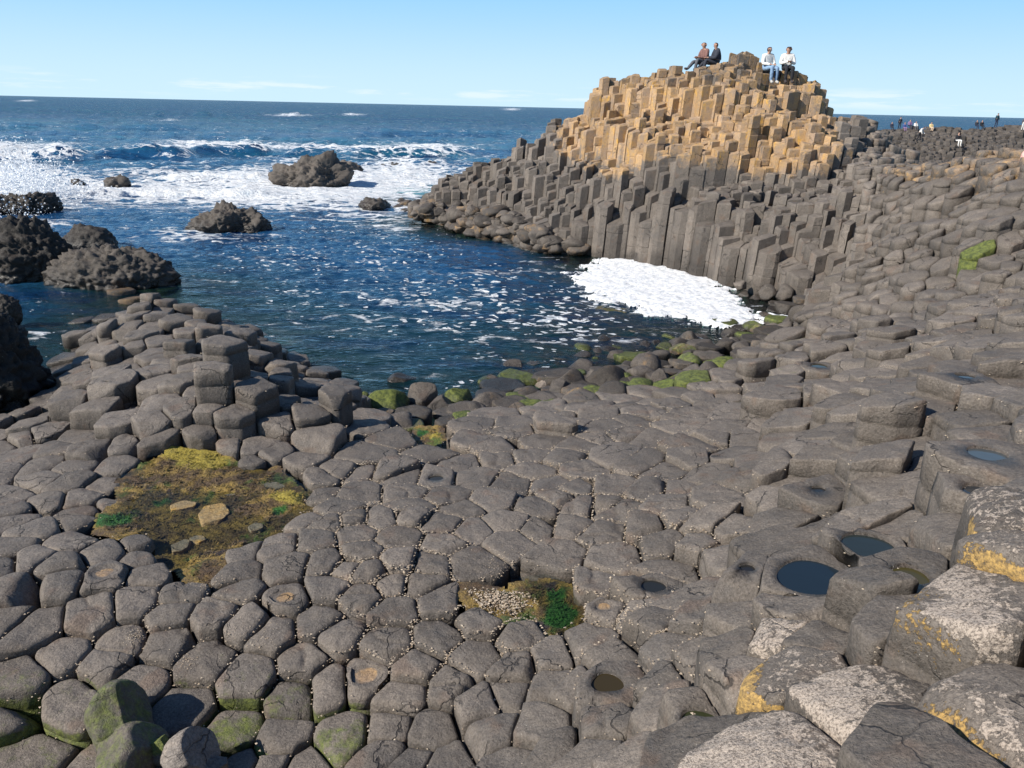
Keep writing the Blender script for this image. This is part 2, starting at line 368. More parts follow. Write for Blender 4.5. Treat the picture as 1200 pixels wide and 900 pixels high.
for s in seeds:
    px, py = s['px'], s['py']
    g0 = proj([[s['x'], s['y'], 0]]); g0x, g0y = float(g0[0][0]), float(g0[1][0])
    s['gone'] = (s['y'] > 15 and 640 < g0x < 950 and g0y > np.interp(g0x, [640, 690, 740, 800, 850, 900, 945], [295, 298, 304, 317, 331, 345, 358])) or (430 < px < 975 and py < float(np.interp(px, *SHORE)) and s['y'] < 21 and not (px > 640 and py < 360)) or math.hypot(px-133, py-862) < 34 or math.hypot(px-215, py-886) < 24
seeds = [s for s in seeds if not (s['gone'] and not s.get('hero'))]
seeds = [s for s in seeds if s.get('hero') or not any(inpoly(s['x'], s['y'], P) or polydist(s['x'], s['y'], P) < .09 for P in POOLS)]
for P in POOLS:      # nothing stands inside a pool: empty cells keep its outline
    Pa = np.array(P)
    for xx in np.arange(Pa[:, 0].min(), Pa[:, 0].max(), .16):
        for yy_ in np.arange(Pa[:, 1].min(), Pa[:, 1].max(), .16):
            if inpoly(xx, yy_, P) and not any(s.get('hero') and math.hypot(s['x']-xx, s['y']-yy_) < .3 for s in seeds): seeds.append(dict(x=xx, y=yy_, px=0, py=0, man=0))
for s in seeds: s['pool'] = (not s.get('hero')) and any(inpoly(s['x'], s['y'], P) for P in POOLS)
SX = np.array([(s['x'], s['y']) for s in seeds]); SH = hf(SX); SW = [s.get('w', 0) for s in seeds]

PX0, PY0, _d0 = proj(np.c_[SX, SH])
# ------------------------------------------------------------------ voronoi by half-plane clipping
grid = {}
CS = .6
for i, (x, y) in enumerate(SX): grid.setdefault((int(x//CS), int(y//CS)), []).append(i)
BASE = [(math.cos(a), math.sin(a)) for a in [k*math.pi/5+.3 for k in range(10)]]
def cell(i):
    x, y = SX[i]; gx, gy = int(x//CS), int(y//CS)
    nb = []
    for a in (-2, -1, 0, 1, 2):
        for b in (-2, -1, 0, 1, 2):
            for j in grid.get((gx+a, gy+b), ()):
                if j != i:
                    dx, dy = SX[j][0]-x, SX[j][1]-y; nb.append((dx*dx+dy*dy, dx, dy, j))
    nb.sort(); R = (.38 if PY0[i] < 508 and PX0[i] < 440 else .52 if y < 12 else .42)+SW[i]*1.2
    P = [(R*c, R*s) for c, s in BASE]
    for d2, dx, dy, j in nb:
        mx = max(p[0]*p[0]+p[1]*p[1] for p in P)
        if d2 > 4*mx+.1: break
        h = (d2+SW[i]-SW[j])/2; Q = []
        n = len(P)
        for k in range(n):
            a = P[k-1]; b = P[k]; va = a[0]*dx+a[1]*dy-h; vb = b[0]*dx+b[1]*dy-h
            if (va > 0) != (vb > 0):
                t = va/(va-vb); Q.append((a[0]+(b[0]-a[0])*t, a[1]+(b[1]-a[1])*t))
            if vb <= 0: Q.append(b)
        P = Q
        if len(P) < 3: break
    out = []
    for p in P:
        if not out or math.hypot(p[0]-out[-1][0], p[1]-out[-1][1]) > .03: out.append(p)
    if len(out) > 1 and math.hypot(out[0][0]-out[-1][0], out[0][1]-out[-1][1]) <= .03: out.pop()
    return out

# masks of regions in world space, from where each column stands
PX, PY, PD = proj(np.c_[SX, SH])
# the stack: everything beyond the bay inlet
def in_tower(x, y, px, py):
    if y > 32: return True
    return y > 18.8 and px < 1010+ (y-18.8)*7.5 or (y > 17.6 and px < 1000 and py < 352)
PEOPLE_TOP = [(898,84,37.8),(921,84,37.8),(828,78,39.0),(841,78,39.0)]
SEATS = []
cols = []
n_h = vnoise(np.c_[SX*.9, np.zeros(len(SX))], 1, 5); n_l = vnoise(np.c_[SX*.35, np.zeros(len(SX))], 1, 9)
for i, s in enumerate(seeds):
    if s['pool']: continue
    poly = cell(i)
    if len(poly) < 3: continue
    x, y = s['x'], s['y']; h = SH[i]; px, py = PX[i], PY[i]
    c = dict(i=i, x=x, y=y, px=px, py=py, d=PD[i], poly=poly, hero=s.get('hero', {}), man=s['man'])
    tw = in_tower(x, y, px, py); c['tower'] = tw
    right = sstep(760, 900, px)
    g = random.gauss
    if tw:
        amp = .10+.16*sstep(.6, 2, h)
        if px < 560 or h > 5.6: amp = .09
        zt = h + g(0, amp) + .22*n_l[i]*sstep(1, 3, h)
        T = 2.1; ph = n_l[i]*1.0
        q = (h+ph)/T; st = (math.floor(q)+ sstep(.5, .85, q-math.floor(q)))*T-ph+.17*T*sstep(660, 760, px)
        tw_ = .65*(.25+.75*sstep(1.7, 3.0, h)+.35*sstep(3, 3.8, h))*(.25+.75*sstep(650, 750, px)); zt = zt*(1-tw_) + (st+g(0, .20))*tw_ + g(0, .16)*(1-tw_/.65) if .8 < h < 5.6 and 590 < px < 1000 else zt + .12
    elif y > 13.6 and px > 900: zt = h + g(0, .07) + .06*n_h[i]
    elif px > 760: zt = h + g(0, .03+.05*right) + .05*n_h[i]
    elif py < 515 and px < 440: zt = h + g(0, .13) + .05*n_h[i]
    else: zt = h + g(0, .014) + .022*n_h[i]
    zt += c['hero'].get('dz', 0)
    if y < 4.7 and x < -4.3: zt += .42*sstep(-4.3, -4.7, x)   # higher ledge standing beside the pavement, out of frame
    c['zt'] = float(zt)
    sl = (hf([(x+.3, y)])[0]-hf([(x-.3, y)])[0])/.6, (hf([(x, y+.3)])[0]-hf([(x, y-.3)])[0])/.6
    k = .2 if tw else .42
    c['tilt'] = (max(-.35, min(.5, sl[0]*k))+g(0, (.03+.035*right) if not tw else .07), max(-.35, min(.35, sl[1]*k))+g(0, (.03+.035*right) if not tw else .09))
    cols.append(c)
# flat seats for the people on top of the stack
def nearest_cols(x, y, r): return [c for c in cols if math.hypot(c['x']-x, c['y']-y) < r]
for (px, py, d) in PEOPLE_TOP:
    P = at_d(px, py, d)
    SEATS.append((P.x, P.y, P.z))
for c in cols:
    for k, (sx, sy, sz) in enumerate(SEATS):
        dx, dy = c['x']-sx, c['y']-sy
        if k < 2:
            if math.hypot(dx, dy) < 1.25 and dy > -.2: c['zt'] = max(min(c['zt'], sz-.1), sz-.28+random.gauss(0, .1))
            if abs(dx) < .5 and -.1 < dy < .7: c['zt'] = sz+.02; c['tilt'] = (0, 0)
            if abs(dx) < .55 and -.75 < dy <= -.1: c['zt'] = min(c['zt'], sz-.52)
            if abs(dx) < .55 and -1.6 < dy <= -.75: c['zt'] = min(c['zt'], sz-.75)
        else:
            if -.35 < dx < .4 and abs(dy) < .5: c['zt'] = sz; c['tilt'] = (0, 0)
            if -1.4 < dx < -.35 and abs(dy) < .7: c['zt'] = sz-.33+random.gauss(0, .04)
            if -2.3 < dx <= -1.4 and abs(dy) < .9: c['zt'] = max(c['zt'], sz-.6+random.gauss(0, .06))
            if k == 3 and 0.4 <= dx < 1.2 and abs(dy-.3) < .8: c['zt'] = sz-.1+random.gauss(0, .1)
            if abs(dx) < 1.3 and -1.2 < dy <= -.7: c['zt'] = min(c['zt'], sz-.55)
            
for c in cols:      # the crest block between the two pairs
    P = at_d(870, 64, 38.4)
    r_ = math.hypot(c['x']-P.x, (c['y']-P.y)*.8)
    if c['tower'] and r_ < 1.3 and not any(abs(c['x']-s_[0]) < .5 and c['y'] < s_[1]+.3 for s_ in SEATS[:2]): c['zt'] = max(c['zt'], P.z-.04-.75*max(0, r_-.25)+random.gauss(0, .07))
SH_X = .06
# ------------------------------------------------------------------ column meshes
def polar_radius(poly, N, smooth):
    P = np.array(poly); cx, cy = P.mean(0)
    Q = P-[cx, cy]; A = Q; B = np.roll(Q, -1, 0)
    th = np.arange(N)*2*math.pi/N; dx, dy = np.cos(th), np.sin(th)
    ex, ey = (B-A)[:, 0], (B-A)[:, 1]
    den = dx[:, None]*ey-dy[:, None]*ex
    t = (A[:, 0]*ey-A[:, 1]*ex)/np.where(abs(den) < 1e-9, 1e-9, den)
    u = (A[:, 0]*dy[:, None]-A[:, 1]*dx[:, None])/np.where(abs(den) < 1e-9, 1e-9, den)
    ok = (t > 0) & (u > -1e-6) & (u < 1+1e-6)
    r = np.where(ok, t, 9).min(1); r = np.where(r > 1, .2, r)
    for _ in range(smooth): r = np.minimum(r, (np.roll(r, 1)+r+np.roll(r, -1))/3)
    return (cx, cy), th, r
def col_round(c, N, detail):
    """weathered column with a domed, worn top"""
    hero = c['hero']; px = c['px']
    rnd = 1-.3*sstep(380, 520, px)-.5*sstep(720, 930, px) if c['y'] < 11.5 else .7
    if c['py'] < 515 and px < 440: rnd = .6
    if 'lich' in hero: rnd = .9
    rnd *= random.uniform(.75, 1.2)
    gap = random.uniform(.005, .011)
    (cx, cy), th, r = polar_radius(c['poly'], N, (2 if rnd > .9 else 0) if N > 30 else 0)
    mean = r.mean(); r = np.maximum(r-gap, .03)
    ed = .007+.027*rnd           # width of worn shoulder
    dome = random.uniform(.008, .03)*rnd*(2.0 if hero.get('big') else 1)
    rp = hero['pool'][0] if 'pool' in hero else hero.get('dry', 0)
    rp = min(rp, mean*.72)
    prof = []                    # (radius fraction or absolute inset, dz)
    f1 = max(.3, 1-ed*1.6/mean)
    for f in ((0, .22, .45, .68, .85, 1.0) if detail > 1 else (0, .5, 1.0)):
        prof.append((f*f1, 0, -dome*(f*f1)**2))
    for a in ((.25, .5, .72, .88, 1.0) if detail > 1 else (.5, 1.0)):
        prof.append((f1+(1-f1)*math.sin(a*math.pi/2), 0, -dome*(f1**2)-(.018+.034*rnd)*(1-math.cos(a*math.pi/2))))
    z0 = prof[-1][2]
    depth = c.get('depth', 1.0)
    js = []; zz = random.uniform(.08, .3)
    while zz < depth: js.append(zz); zz += random.uniform(.16, .5)
    prof.append((1.0, 0, z0-.03))
    for j in (js if detail > 0 else js[:1]):
        s = random.uniform(-.006, .012)
        prof += [(1.0, s, z0-j+.012), (1.0, s-.014, z0-j), (1.0, s, z0-j-.012)]
    prof.append((1.0, 0, z0-depth))
    cs, sn = np.cos(th), np.sin(th)
    V = []; 
    for f, ab, dz in prof:
        if f == 0: V.append(np.array([[cx, cy, dz]])); continue
        rr = r*f+ab
        if rp and f < f1*.999:
            k_ = f/f1; rr = np.full(N, rp*{.22: .5, .45: .86, .68: 1.0, .85: 1.07}.get(round(k_, 2), 1.0))*(1+.07*np.sin(2*th+1)+.05*np.sin(3*th+c['i'])) if k_ < .8 else (r*f1*.55+rp*1.05*.45)
        V.append(np.c_[cx+rr*cs, cy+rr*sn, np.full(N, dz)])
    V = np.concatenate(V)
    nring = len(prof)-1
    faces = [(0, 1+k, 1+(k+1) % N) for k in range(N)]
    for q in range(nring-1):
        a = 1+q*N; b = a+N
        faces += [(a+k, b+k, b+(k+1) % N, a+(k+1) % N) for k in range(N)]
    if rp: c['tilt'] = (c['tilt'][0]*.15, c['tilt'][1]*.15)
    tx, ty = c['tilt']
    w = np.clip(1+V[:, 2]/.25, 0, 1)
    R = np.hypot(V[:, 0]-cx, V[:, 1]-cy)
    V[:, 2] += (V[:, 0]*tx+V[:, 1]*ty)*w
    Wd = V+[c['x'], c['y'], c['zt']]
    if detail > 0:
        sd = c['i'] % 97
        nz = fbm(Wd, 3.2, 3, sd)*.028 + vnoise(Wd, 15, sd+3)*.006
        rid = np.abs(vnoise(Wd*[1, 1, .3], 2.3, sd+9)); crack = -.02*np.exp(-(rid/.05)**2)*(1 if random.random() < .4 else .2)
        V[:, 2] += (nz+crack)*w
        nx = vnoise(Wd, 7, sd+5)*.010; ny = vnoise(Wd, 7, sd+7)*.010
        edge = R/mean; V[:, 0] += nx*np.minimum(edge, 1); V[:, 1] += ny*np.minimum(edge, 1)
        if random.random() < .35:    # a chipped corner
            a = random.uniform(0, 6.28); q = (V[:, 0]-cx)*math.cos(a)+(V[:, 1]-cy)*math.sin(a)
            V[:, 2] -= np.clip(q-mean*.62, 0, .2)*1.1*(w > .5)
    # carved hollow
    if rp:
        V[:, 2] = np.where((w > .5) & (R < rp*1.35), V[:, 2]*0-dome*.3+vnoise(Wd, 9, 2)*.004, V[:, 2])
        dep = .06 if 'pool' in hero else .018
        ringi = (np.arange(len(V))-1)//N; V[:, 2] = np.where((ringi < 2), V[:, 2]-dep, V[:, 2])
        c['rim'] = (cx, cy, rp)
    if 'yel' in hero or 'lich' in hero:
        V[:, 2] += vnoise(Wd, 38, 3)*.009*(w > .2)
    return V, faces, (cx, cy), R/mean
def col_sharp(c):
    """prism with crisp faces, broken across into drums; returns flat-shaded geometry"""
    P = np.array(c['poly']); cx, cy = P.mean(0); Q = (P-[cx, cy]); n = len(Q)
    lens = np.linalg.norm(Q, axis=1, keepdims=True); Q = Q*(1-.006/np.maximum(lens, .05))
    depth = c.get('depth', 2.0)
    cut = [0]
    while cut[-1] < depth: cut.append(cut[-1]+random.choice([.25, .35, .5, .8, 1.2])*random.uniform(.8, 1.2))
    V = []; F_ = []
    worn = random.uniform(.02, .06)
    tx, ty = c['tilt']
    def ring(sc, off, z, tilt=0):
        b = len(V)
        for q in Q:
            s = sc
            V.append((cx+q[0]*s+off[0], cy+q[1]*s+off[1], z+(q[0]*tx+q[1]*ty)*tilt+random.gauss(0, .006 if tilt < .5 else .014))); 
        return b
    for k in range(len(cut)-1):
        off = (random.gauss(0, .008), random.gauss(0, .008)); s0 = 1-random.uniform(0, .035)
        zt, zb = -cut[k], -cut[k+1]
        if k == 0:
            a = ring(1-worn/.22, off, zt, 1); ctr = len(V); V.append((cx+off[0], cy+off[1], zt+random.gauss(0.01, .015)))
            for j in range(n): F_.append((ctr, a+j, a+(j+1) % n))
            b = ring(s0, off, zt-worn*.6, 1)
            for j in range(n): F_.append((a+j, b+j, b+(j+1) % n, a+(j+1) % n))
            a = b
        else:
            a = ring(s0-.03, off, zt-.004, .0); b = ring(s0, off, zt-.022, .0)
            for j in range(n): F_.append((prev+j, a+j, a+(j+1) % n, prev+(j+1) % n)); F_.append((a+j, b+j, b+(j+1) % n, a+(j+1) % n))
            a = b
        b = ring(s0, off, zb+.018, 0)
        for j in range(n): F_.append((a+j, b+j, b+(j+1) % n, a+(j+1) % n))
        prev = b
    return np.array(V), F_, (cx, cy), None

def shear(W):
    """the columns of the stack lean a little"""
    return W
for c in cols:
    # how far the side can show: down to the lowest neighbour
    pass
cz = {c['i']: c['zt'] for c in cols}
for c in cols:
    gx, gy = int(c['x']//CS), int(c['y']//CS); lo = c['zt']
    for a in (-1, 0, 1):
        for b in (-1, 0, 1):
            for j in grid.get((gx+a, gy+b), ()):
                if j in cz: lo = min(lo, cz[j])
                else: lo = min(lo, .3)
    c['depth'] = min(c['zt']-lo+.45, 4.5)
    if c['tower'] and c['zt'] < 3.2 and c['px'] > 600: c['depth'] = max(c['depth'], c['zt']+.4)
    hb = hf([(c['x'], c['y'])])[0]
for c in cols:
    tower = c['tower']
    if tower and c['px'] < 1010 and c['zt'] > .2 and c['px'] > 500: c['style'] = 'sharp'
    else: c['style'] = 'round'
    if c['style'] == 'sharp': V, Fc, cc, rr = col_sharp(c)
    else:
        d = c['d']; N, det = (44, 2) if d < 8 else (32, 2) if d < 15 else (18, 1) if d < 28 else (12, 0)
        if not (-60 < c['px'] < 1260) : N, det = 14, 0
        V, Fc, cc, rr = col_round(c, N, det)
    c['V'] = V; c['F'] = Fc; c['cc'] = cc
    W = V+[c['x'], c['y'], c['zt']]
    if tower: W[:, 0] += SH_X*(W[:, 2]-c['zt'])*(1 if c['style'] == 'sharp' else 0)
    if tower and c['style'] == 'sharp':
        V[:, 0] += SH_X*V[:, 2]
    # ---- masks
    n = len(V); A = np.zeros((n, 3)); B = np.zeros((n, 3))
    A[:, 0] = random.uniform(.82, 1.14)
    z = W[:, 2]
    if tower:
        lim = 2.98+.5*n_l[c['i']]
        tan = sstep(lim-.6, lim+.6, z)*(1-.8*sstep(950, 1015, c['px']))*random.choice([1, .95, .9, .85, .75, .65])*sstep(615, 690, c['px'])
        low = (1-sstep(.3, 1.1, z))*(1-sstep(640, 720, c['px']))
        A[:, 1] = np.maximum(tan*.95, low*.5)
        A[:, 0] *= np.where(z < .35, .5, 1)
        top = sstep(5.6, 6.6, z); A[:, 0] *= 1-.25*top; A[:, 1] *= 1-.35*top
        A[:, 0] *= 1.12-.22*(1-sstep(lim-.6, lim+.4, z))*(c['px'] < 1000)
    else:
        if c['y'] > 12 and c['px'] > 1000: A[:, 1] = .52*sstep(225, 200, c['py'])*random.uniform(.7, 1)
        px, py = c['px'], c['py']
        warm = sstep(700, 900, px)
        A[:, 1] = np.maximum(A[:, 1], .0)
        A[:, 2] = (1-sstep(0, 260, abs(px-60)))*sstep(700, 860, py)*.42
        if py > 700 and 200 < px < 480: A[:, 2] = np.maximum(A[:, 2], .25*sstep(740, 860, py)*random.random())
        shore = 430 - (px-600)*.2
        if 640 < px < 950 and py < 470: A[:, 2] = np.maximum(A[:, 2], .45*random.random()**3)
        for (gx_, gy_, gr_) in [(1145,293,11),(1126,298,9),(1108,308,9),(1108,285,7),(800,440,22),(862,424,9),(770,448,8)]:
            if math.hypot(px-gx_, (py-gy_)*1.4) < gr_: A[:, 2] = 1.0
        if px < 470 and py > 740: A[:, 2] = np.maximum(A[:, 2], random.choice([.3, .7, .95])*sstep(-.05, -.12, V[:, 2])*sstep(740, 800, py))
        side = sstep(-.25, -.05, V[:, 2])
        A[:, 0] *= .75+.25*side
        if z.max() < .5: B[:, 2] = (1-sstep(.1, .35, z))
    he = c['hero']
    if 'algae' in he: A[:, 2] = np.maximum(A[:, 2], he['algae']*sstep(-.6, .25, (V[:, 1]*-1+V[:, 0]*.3)/.25+.3))
    if 'dry' in he: 
        R = np.hypot(V[:, 0]-cc[0], V[:, 1]-cc[1]); A[:, 1] = np.maximum(A[:, 1], .62*(1-sstep(he['dry']*.6, he['dry']*.95, R)))
    if 'pool' in he:
        R = np.hypot(V[:, 0]-cc[0], V[:, 1]-cc[1]); B[:, 2] = np.maximum(B[:, 2], 1-sstep(he['pool'][0]*.9, he['pool'][0]*1.25, R))
    if 'lich' in he:
        ex, ey = he.get('edge', (0, 0)); q = (V[:, 0]*ex+V[:, 1]*-ey)/.25
        B[:, 0] = np.clip(he['lich']*(.84 + .50*q if (ex or ey) else .9), -.5, 1.1)
        B[:, 0] *= sstep(-.18, -.06, V[:, 2])
        if 'yel' in he:
            B[:, 1] = he['yel']*.76*sstep(-.02, -.08, V[:, 2])*sstep(-.36, -.2, V[:, 2])*sstep(.08, -.08, V[:, 1]*.6+.8*V[:, 0])
            B[:, 0] = np.where(B[:, 1] > .3, B[:, 0]*.4, B[:, 0])
    c['A'] = A; c['B'] = B

# ------------------------------------------------------------------ which columns show largest
allV = []; allF = []; owner = []; b = 0
for k, c in enumerate(cols):
    W = c['V']+[c['x'], c['y'], c['zt']]; allV += W.tolist()
    for f in c['F']: allF.append([v+b for v in f]); owner.append(k)
    b += len(W)
bvh = BVHTree.FromPolygons(allV, allF, all_triangles=False)
count = [0]*len(cols); sumx = [0]*len(cols); sumy = [0]*len(cols)
for py in range(2, 900, 5):
    for px in range(2, 1200, 5):
        v = ray(px, py).normalized()
        hit = bvh.ray_cast(CAM, v, 90)
        if hit[2] is not None:
            if v.z < 0 and hit[0].z < -.02: continue
            k = owner[hit[2]]; count[k] += 1; sumx[k] += px; sumy[k] += py
for k, c in enumerate(cols):
    c['cnt'] = count[k]
    if count[k]: c['ix'] = sumx[k]/count[k]; c['iy'] = sumy[k]/count[k]
del allV, allF
pave = sorted([c for c in cols if not c['tower'] and c['cnt'] > 0], key=lambda c: -(c['cnt']+(1000 if c['hero'] else 0)))[:300]
cliff = sorted([c for c in cols if c['tower'] and c['style'] == 'sharp' and c['cnt'] > 0], key=lambda c: -c['cnt'])[:300]
own = {id(c): 1 for c in pave+cliff}
print('columns', len(cols), 'pave', len([c for c in cols if not c['tower'] and c['cnt']]), 'cliff vis', len([c for c in cols if c['tower'] and c['cnt']]), 'min', pave[-1]['cnt'], cliff[-1]['cnt'])

def col_obj(c, name):
    ox, oy = c['cc']; V = c['V'].copy()
    zb = V[:, 2].min(); V -= [ox, oy, zb]
    sm = c['style'] == 'round'
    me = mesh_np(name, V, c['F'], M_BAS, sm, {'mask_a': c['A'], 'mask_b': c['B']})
    o = new_obj(name, me); o.location = (c['x']+ox, c['y']+oy, c['zt']+zb)
    c['obj'] = o; return o
NUMS = {3:'three',4:'four',5:'five',6:'six',7:'seven',8:'eight',9:'nine',10:'ten'}
for c in pave: col_obj(c, 'basalt_column')
for c in cliff: col_obj(c, 'cliff_column')
# the rest, one mesh per look
def merged(lst, name, label, cat):
    Vs = []; Fs = []; As = []; Bs = []; sm = []; b = 0
    for c in lst:
        Vs.append(c['V']+[c['x'], c['y'], c['zt']]); As.append(c['A']); Bs.append(c['B'])
        Fs += [tuple(v+b for v in f) for f in c['F']]; sm += [c['style'] == 'round']*len(c['F']); b += len(c['V'])
    me = mesh_np(name, np.concatenate(Vs), Fs, M_BAS, True, {'mask_a': np.concatenate(As), 'mask_b': np.concatenate(Bs)}, smooth_arr=np.array(sm, bool))
    return tag(new_obj(name, me), label, cat, kind='stuff')
merged([c for c in cols if not c['tower'] and id(c) not in own], 'basalt_pavement_columns', 'smaller and more distant grey basalt columns of the sloping causeway', 'rock')
merged([c for c in cols if c['tower'] and id(c) not in own], 'stack_columns', 'small broken columns and worn caps packed over the tall rock stack', 'rock')

# ------------------------------------------------------------------ ground under everything (rock bed and sea floor)
def grid_mesh(xs, ys):
    X, Y = np.meshgrid(xs, ys); V = np.c_[X.ravel(), Y.ravel()]
    nx, ny = len(xs), len(ys); i = np.arange(nx-1)[None, :]+np.arange(ny-1)[:, None]*nx; i = i.ravel()
    return V, np.c_[i, i+1, i+1+nx, i+nx]
xs = np.arange(-34, 44, .35); ys = np.arange(-3, 62, .35)
V2, Fg = grid_mesh(xs, ys); hh = hf(V2)
H2 = hh.reshape(len(ys), len(xs)); gy_, gx_ = np.gradient(H2, .35)
sl = np.hypot(gx_, gy_).ravel()
zg = hh-np.where(hh > 0, .34+.75*sl, .05)*sstep(-.4, .3, hh) + fbm(np.c_[V2, hh], 1.1, 3, 4)*.12
zg = np.minimum(zg, np.where((V2[:, 1] > 50) | (V2[:, 0] < -30) | (V2[:, 0] > 40), -3, 99))
wx0, wy0, _q = proj(np.c_[V2, V2[:, 0]*0])
cutw = (V2[:, 1] > 15) & (wx0 > 630) & (wx0 < 955) & (wy0 > np.interp(wx0, [640, 690, 740, 800, 850, 900, 945], [295, 298, 304, 317, 331, 345, 358])-4) & (wy0 < 420)
zg = np.where(cutw, np.minimum(zg, -.35), zg)
for P in POOLS:
    P_ = np.array(P); bx0, by0 = P_.min(0)-.5; bx1, by1 = P_.max(0)+.5
    for k in np.where((V2[:, 0] > bx0) & (V2[:, 0] < bx1) & (V2[:, 1] > by0) & (V2[:, 1] < by1))[0]:
        zg[k] = min(zg[k], hh[k]-.45)
mg, t = newmat('bedrock'); p = t.pos()
bc = t.mix(t.ramp(t.noise(p, 1.5, 5, .65), .4, .65), (.035, .032, .028), (.085, .068, .045))
bc = t.mix(t.ramp(t.noise(p, .9, 4, .7), .55, .7), bc, (.05, .075, .02))
t.out(t.n('ShaderNodeBsdfPrincipled', ins={'Base Color': bc, 'Roughness': .8, 'Normal': t.bump(t.noise(p, 7, 6, .7), .8, .08)}).outputs[0])
tag(new_obj('ground', mesh_np('ground', np.c_[V2, zg], Fg, mg)), 'dark bedrock below the columns and under the shallow water', 'ground', kind='structure')

# ------------------------------------------------------------------ sea
FOAM = [(185,226,180,15,1.3),(20,212,60,30,1.4),(300,238,60,10,.8),(420,214,115,20,1.05),(480,203,60,18,1.0),(415,238,70,18,.9),(340,205,60,14,.6),(250,203,90,8,.7),(470,172,75,4,1.3),(350,172,60,3.5,.8),(245,171,60,5,1.6),(180,174,30,3,1.2),
        (20,173,60,6,1.3),(210,277,60,9,.8),(270,206,60,7,.6),(60,262,30,6,.6),(600,128,10,1.5,.9),(415,134,14,1.2,.9),(340,135,26,1.2,.8),(30,118,12,1,.8),(200,141,20,1.2,.6),(150,196,80,8,.25),
        (500,245,40,8,.7),(460,262,45,7,.55),(120,338,70,4,.35)]
FLEK = [(540,355,150,52,.80),(650,375,110,36,.90),(430,300,130,42,.62),(330,300,80,30,.62),(350,345,60,40,.55),(560,455,75,13,.62),(480,462,30,13,.65),(715,345,75,36,1.05),(620,420,110,16,.45),(440,385,80,25,.4),(60,400,60,60,.25),(860,395,60,10,.5),(250,245,140,30,.4),(400,270,100,20,.5)]
ang = np.radians(np.linspace(-52, 52, 800)); inv = np.linspace(1/9.0, 1/420.0, 660); dist = np.concatenate([1/inv, np.geomspace(440, 30000, 46)])
T_, Dd = np.meshgrid(ang, dist); X = (Dd*np.sin(T_)).ravel(); Y = (Dd*np.cos(T_)).ravel()
nx = len(ang); ii = (np.arange(nx-1)[None, :]+np.arange(len(dist)-1)[:, None]*nx).ravel(); Fs = np.c_[ii, ii+1, ii+1+nx, ii+nx]
O0 = np.zeros(len(X)); dd = np.hypot(X, Y)
P3 = np.c_[X, Y, O0]
near = dd < 60
depth = np.full(len(X), 4.0); depth[near] = -hf(P3[near, :2])
open_ = sstep(32, 60, Y + np.where(X > -3, -8, 0)*0)
wx = P3*[.33, 1, 1]+np.c_[O0, .25*X, O0]
r1 = 1-np.abs(fbm(wx, .14, 3, 31)); r2 = 1-np.abs(fbm(wx*[1.6, 1, 1], .55, 3, 47)); r3 = 1-np.abs(fbm(P3*[.55, 1, 1], 1.7, 3, 53))
zz = open_*(.55*(r1**3-.5)) + (.05+.22*open_)*(r2**2.2-.55) + .075*(r3**2-.6)*(1-.3*open_) + .03*fbm(P3*[.6, 1, 1], 4.5, 2, 77)
# breaking swell
def ridge(x, y, xc, halfw, yc, slant, hgt, w):
    y0 = yc + (x-xc)*slant + 2.0*fbm(np.c_[x, x*0, x*0], .07, 2, int(xc) & 63)
    e = 1-sstep(halfw*.6, halfw*1.1, np.abs(x-xc)); u = y-y0
    return hgt*e*np.where(u < 0, np.exp(-(u/(.38*w))**2), np.exp(-(u/(1.7*w))**2)), u, e
crest = 0*X; cf = 0*X
for (px0, px1, pyb, hgt) in [(-120,120,186,1.35),(95,235,184,1.15),(215,320,181,1.0),(395,560,184,1.1),(330,420,183,.7),(-60,240,150,.8),(380,640,158,.9),(100,420,134,1.2)]:
    a = at_z(px0, pyb, 0); bb = at_z(px1, pyb, 0)
    xc = (a.x+bb.x)/2; yc = (a.y+bb.y)/2
    rz, u, e = ridge(X, Y, xc, abs(bb.x-a.x)/2, yc, (bb.y-a.y)/(bb.x-a.x), hgt*.82, 2.2 if pyb > 170 else 4)
    crest = np.maximum(crest, rz)
    if pyb > 170: cf = np.maximum(cf, e*np.exp(-((u-1.0)/1.8)**2)*(u > -.45)*(.75+.8*fbm(np.c_[X, Y*0, Y*0], .12, 3, 5)))
for (px0, px1, pyb, hgt) in [(60,340,232,.45),(380,520,205,.4),(150,330,212,.3)]:
    a = at_z(px0, pyb, 0); bb = at_z(px1, pyb, 0)
    rz, u, e = ridge(X, Y, (a.x+bb.x)/2, abs(bb.x-a.x)/2, (a.y+bb.y)/2, (bb.y-a.y)/(bb.x-a.x), hgt*.8, 1.0); crest = np.maximum(crest, rz)
zz = zz*np.where(dd > 420, np.clip(420/dd, 0, 1)*.6+.4, 1) + crest
shal = sstep(0, 1.2, depth); zz *= .35+.65*shal
fx, fy, fd = proj(P3)
foam = O0.copy(); flek = O0.copy()
for (cx, cy, sx, sy, a) in FOAM: foam += a*np.exp(-((fx-cx)/sx)**2-((fy-cy)/sy)**2)
for (cx, cy, sx, sy, a) in FLEK: flek = np.maximum(flek, 1.12*a*np.exp(-((fx-cx)/sx)**2-((fy-cy)/sy)**2))
flek = np.where(fd > 0, flek, 0)
foam = foam*np.where(Y > 27, 1, .5); foam = foam*(.8+.5*(zz > .1)) ; foam = np.maximum(foam*.8, cf*.95)
far = sstep(40, 72, Y); flek = np.maximum(flek, .16*far)
foam = np.where(fd > 1, foam, 0)
attr = np.c_[np.clip(depth/3, 0, 1), np.clip(foam, 0, 1.4), flek]
ms, t = newmat('sea_water'); p = t.pos(); dep, fo, fl = t.attr('sea')
col = t.mix(t.ramp(dep, 0, .5), (.007, .032, .036), (.010, .058, .145))
big = t.noise(t.n('ShaderNodeMapping', ins={'Vector': p, 'Scale': (.02, .06, 1)}).outputs[0], 1, 5, .65)
spn = t.n('ShaderNodeSeparateXYZ', ins={0: p}).outputs[1]
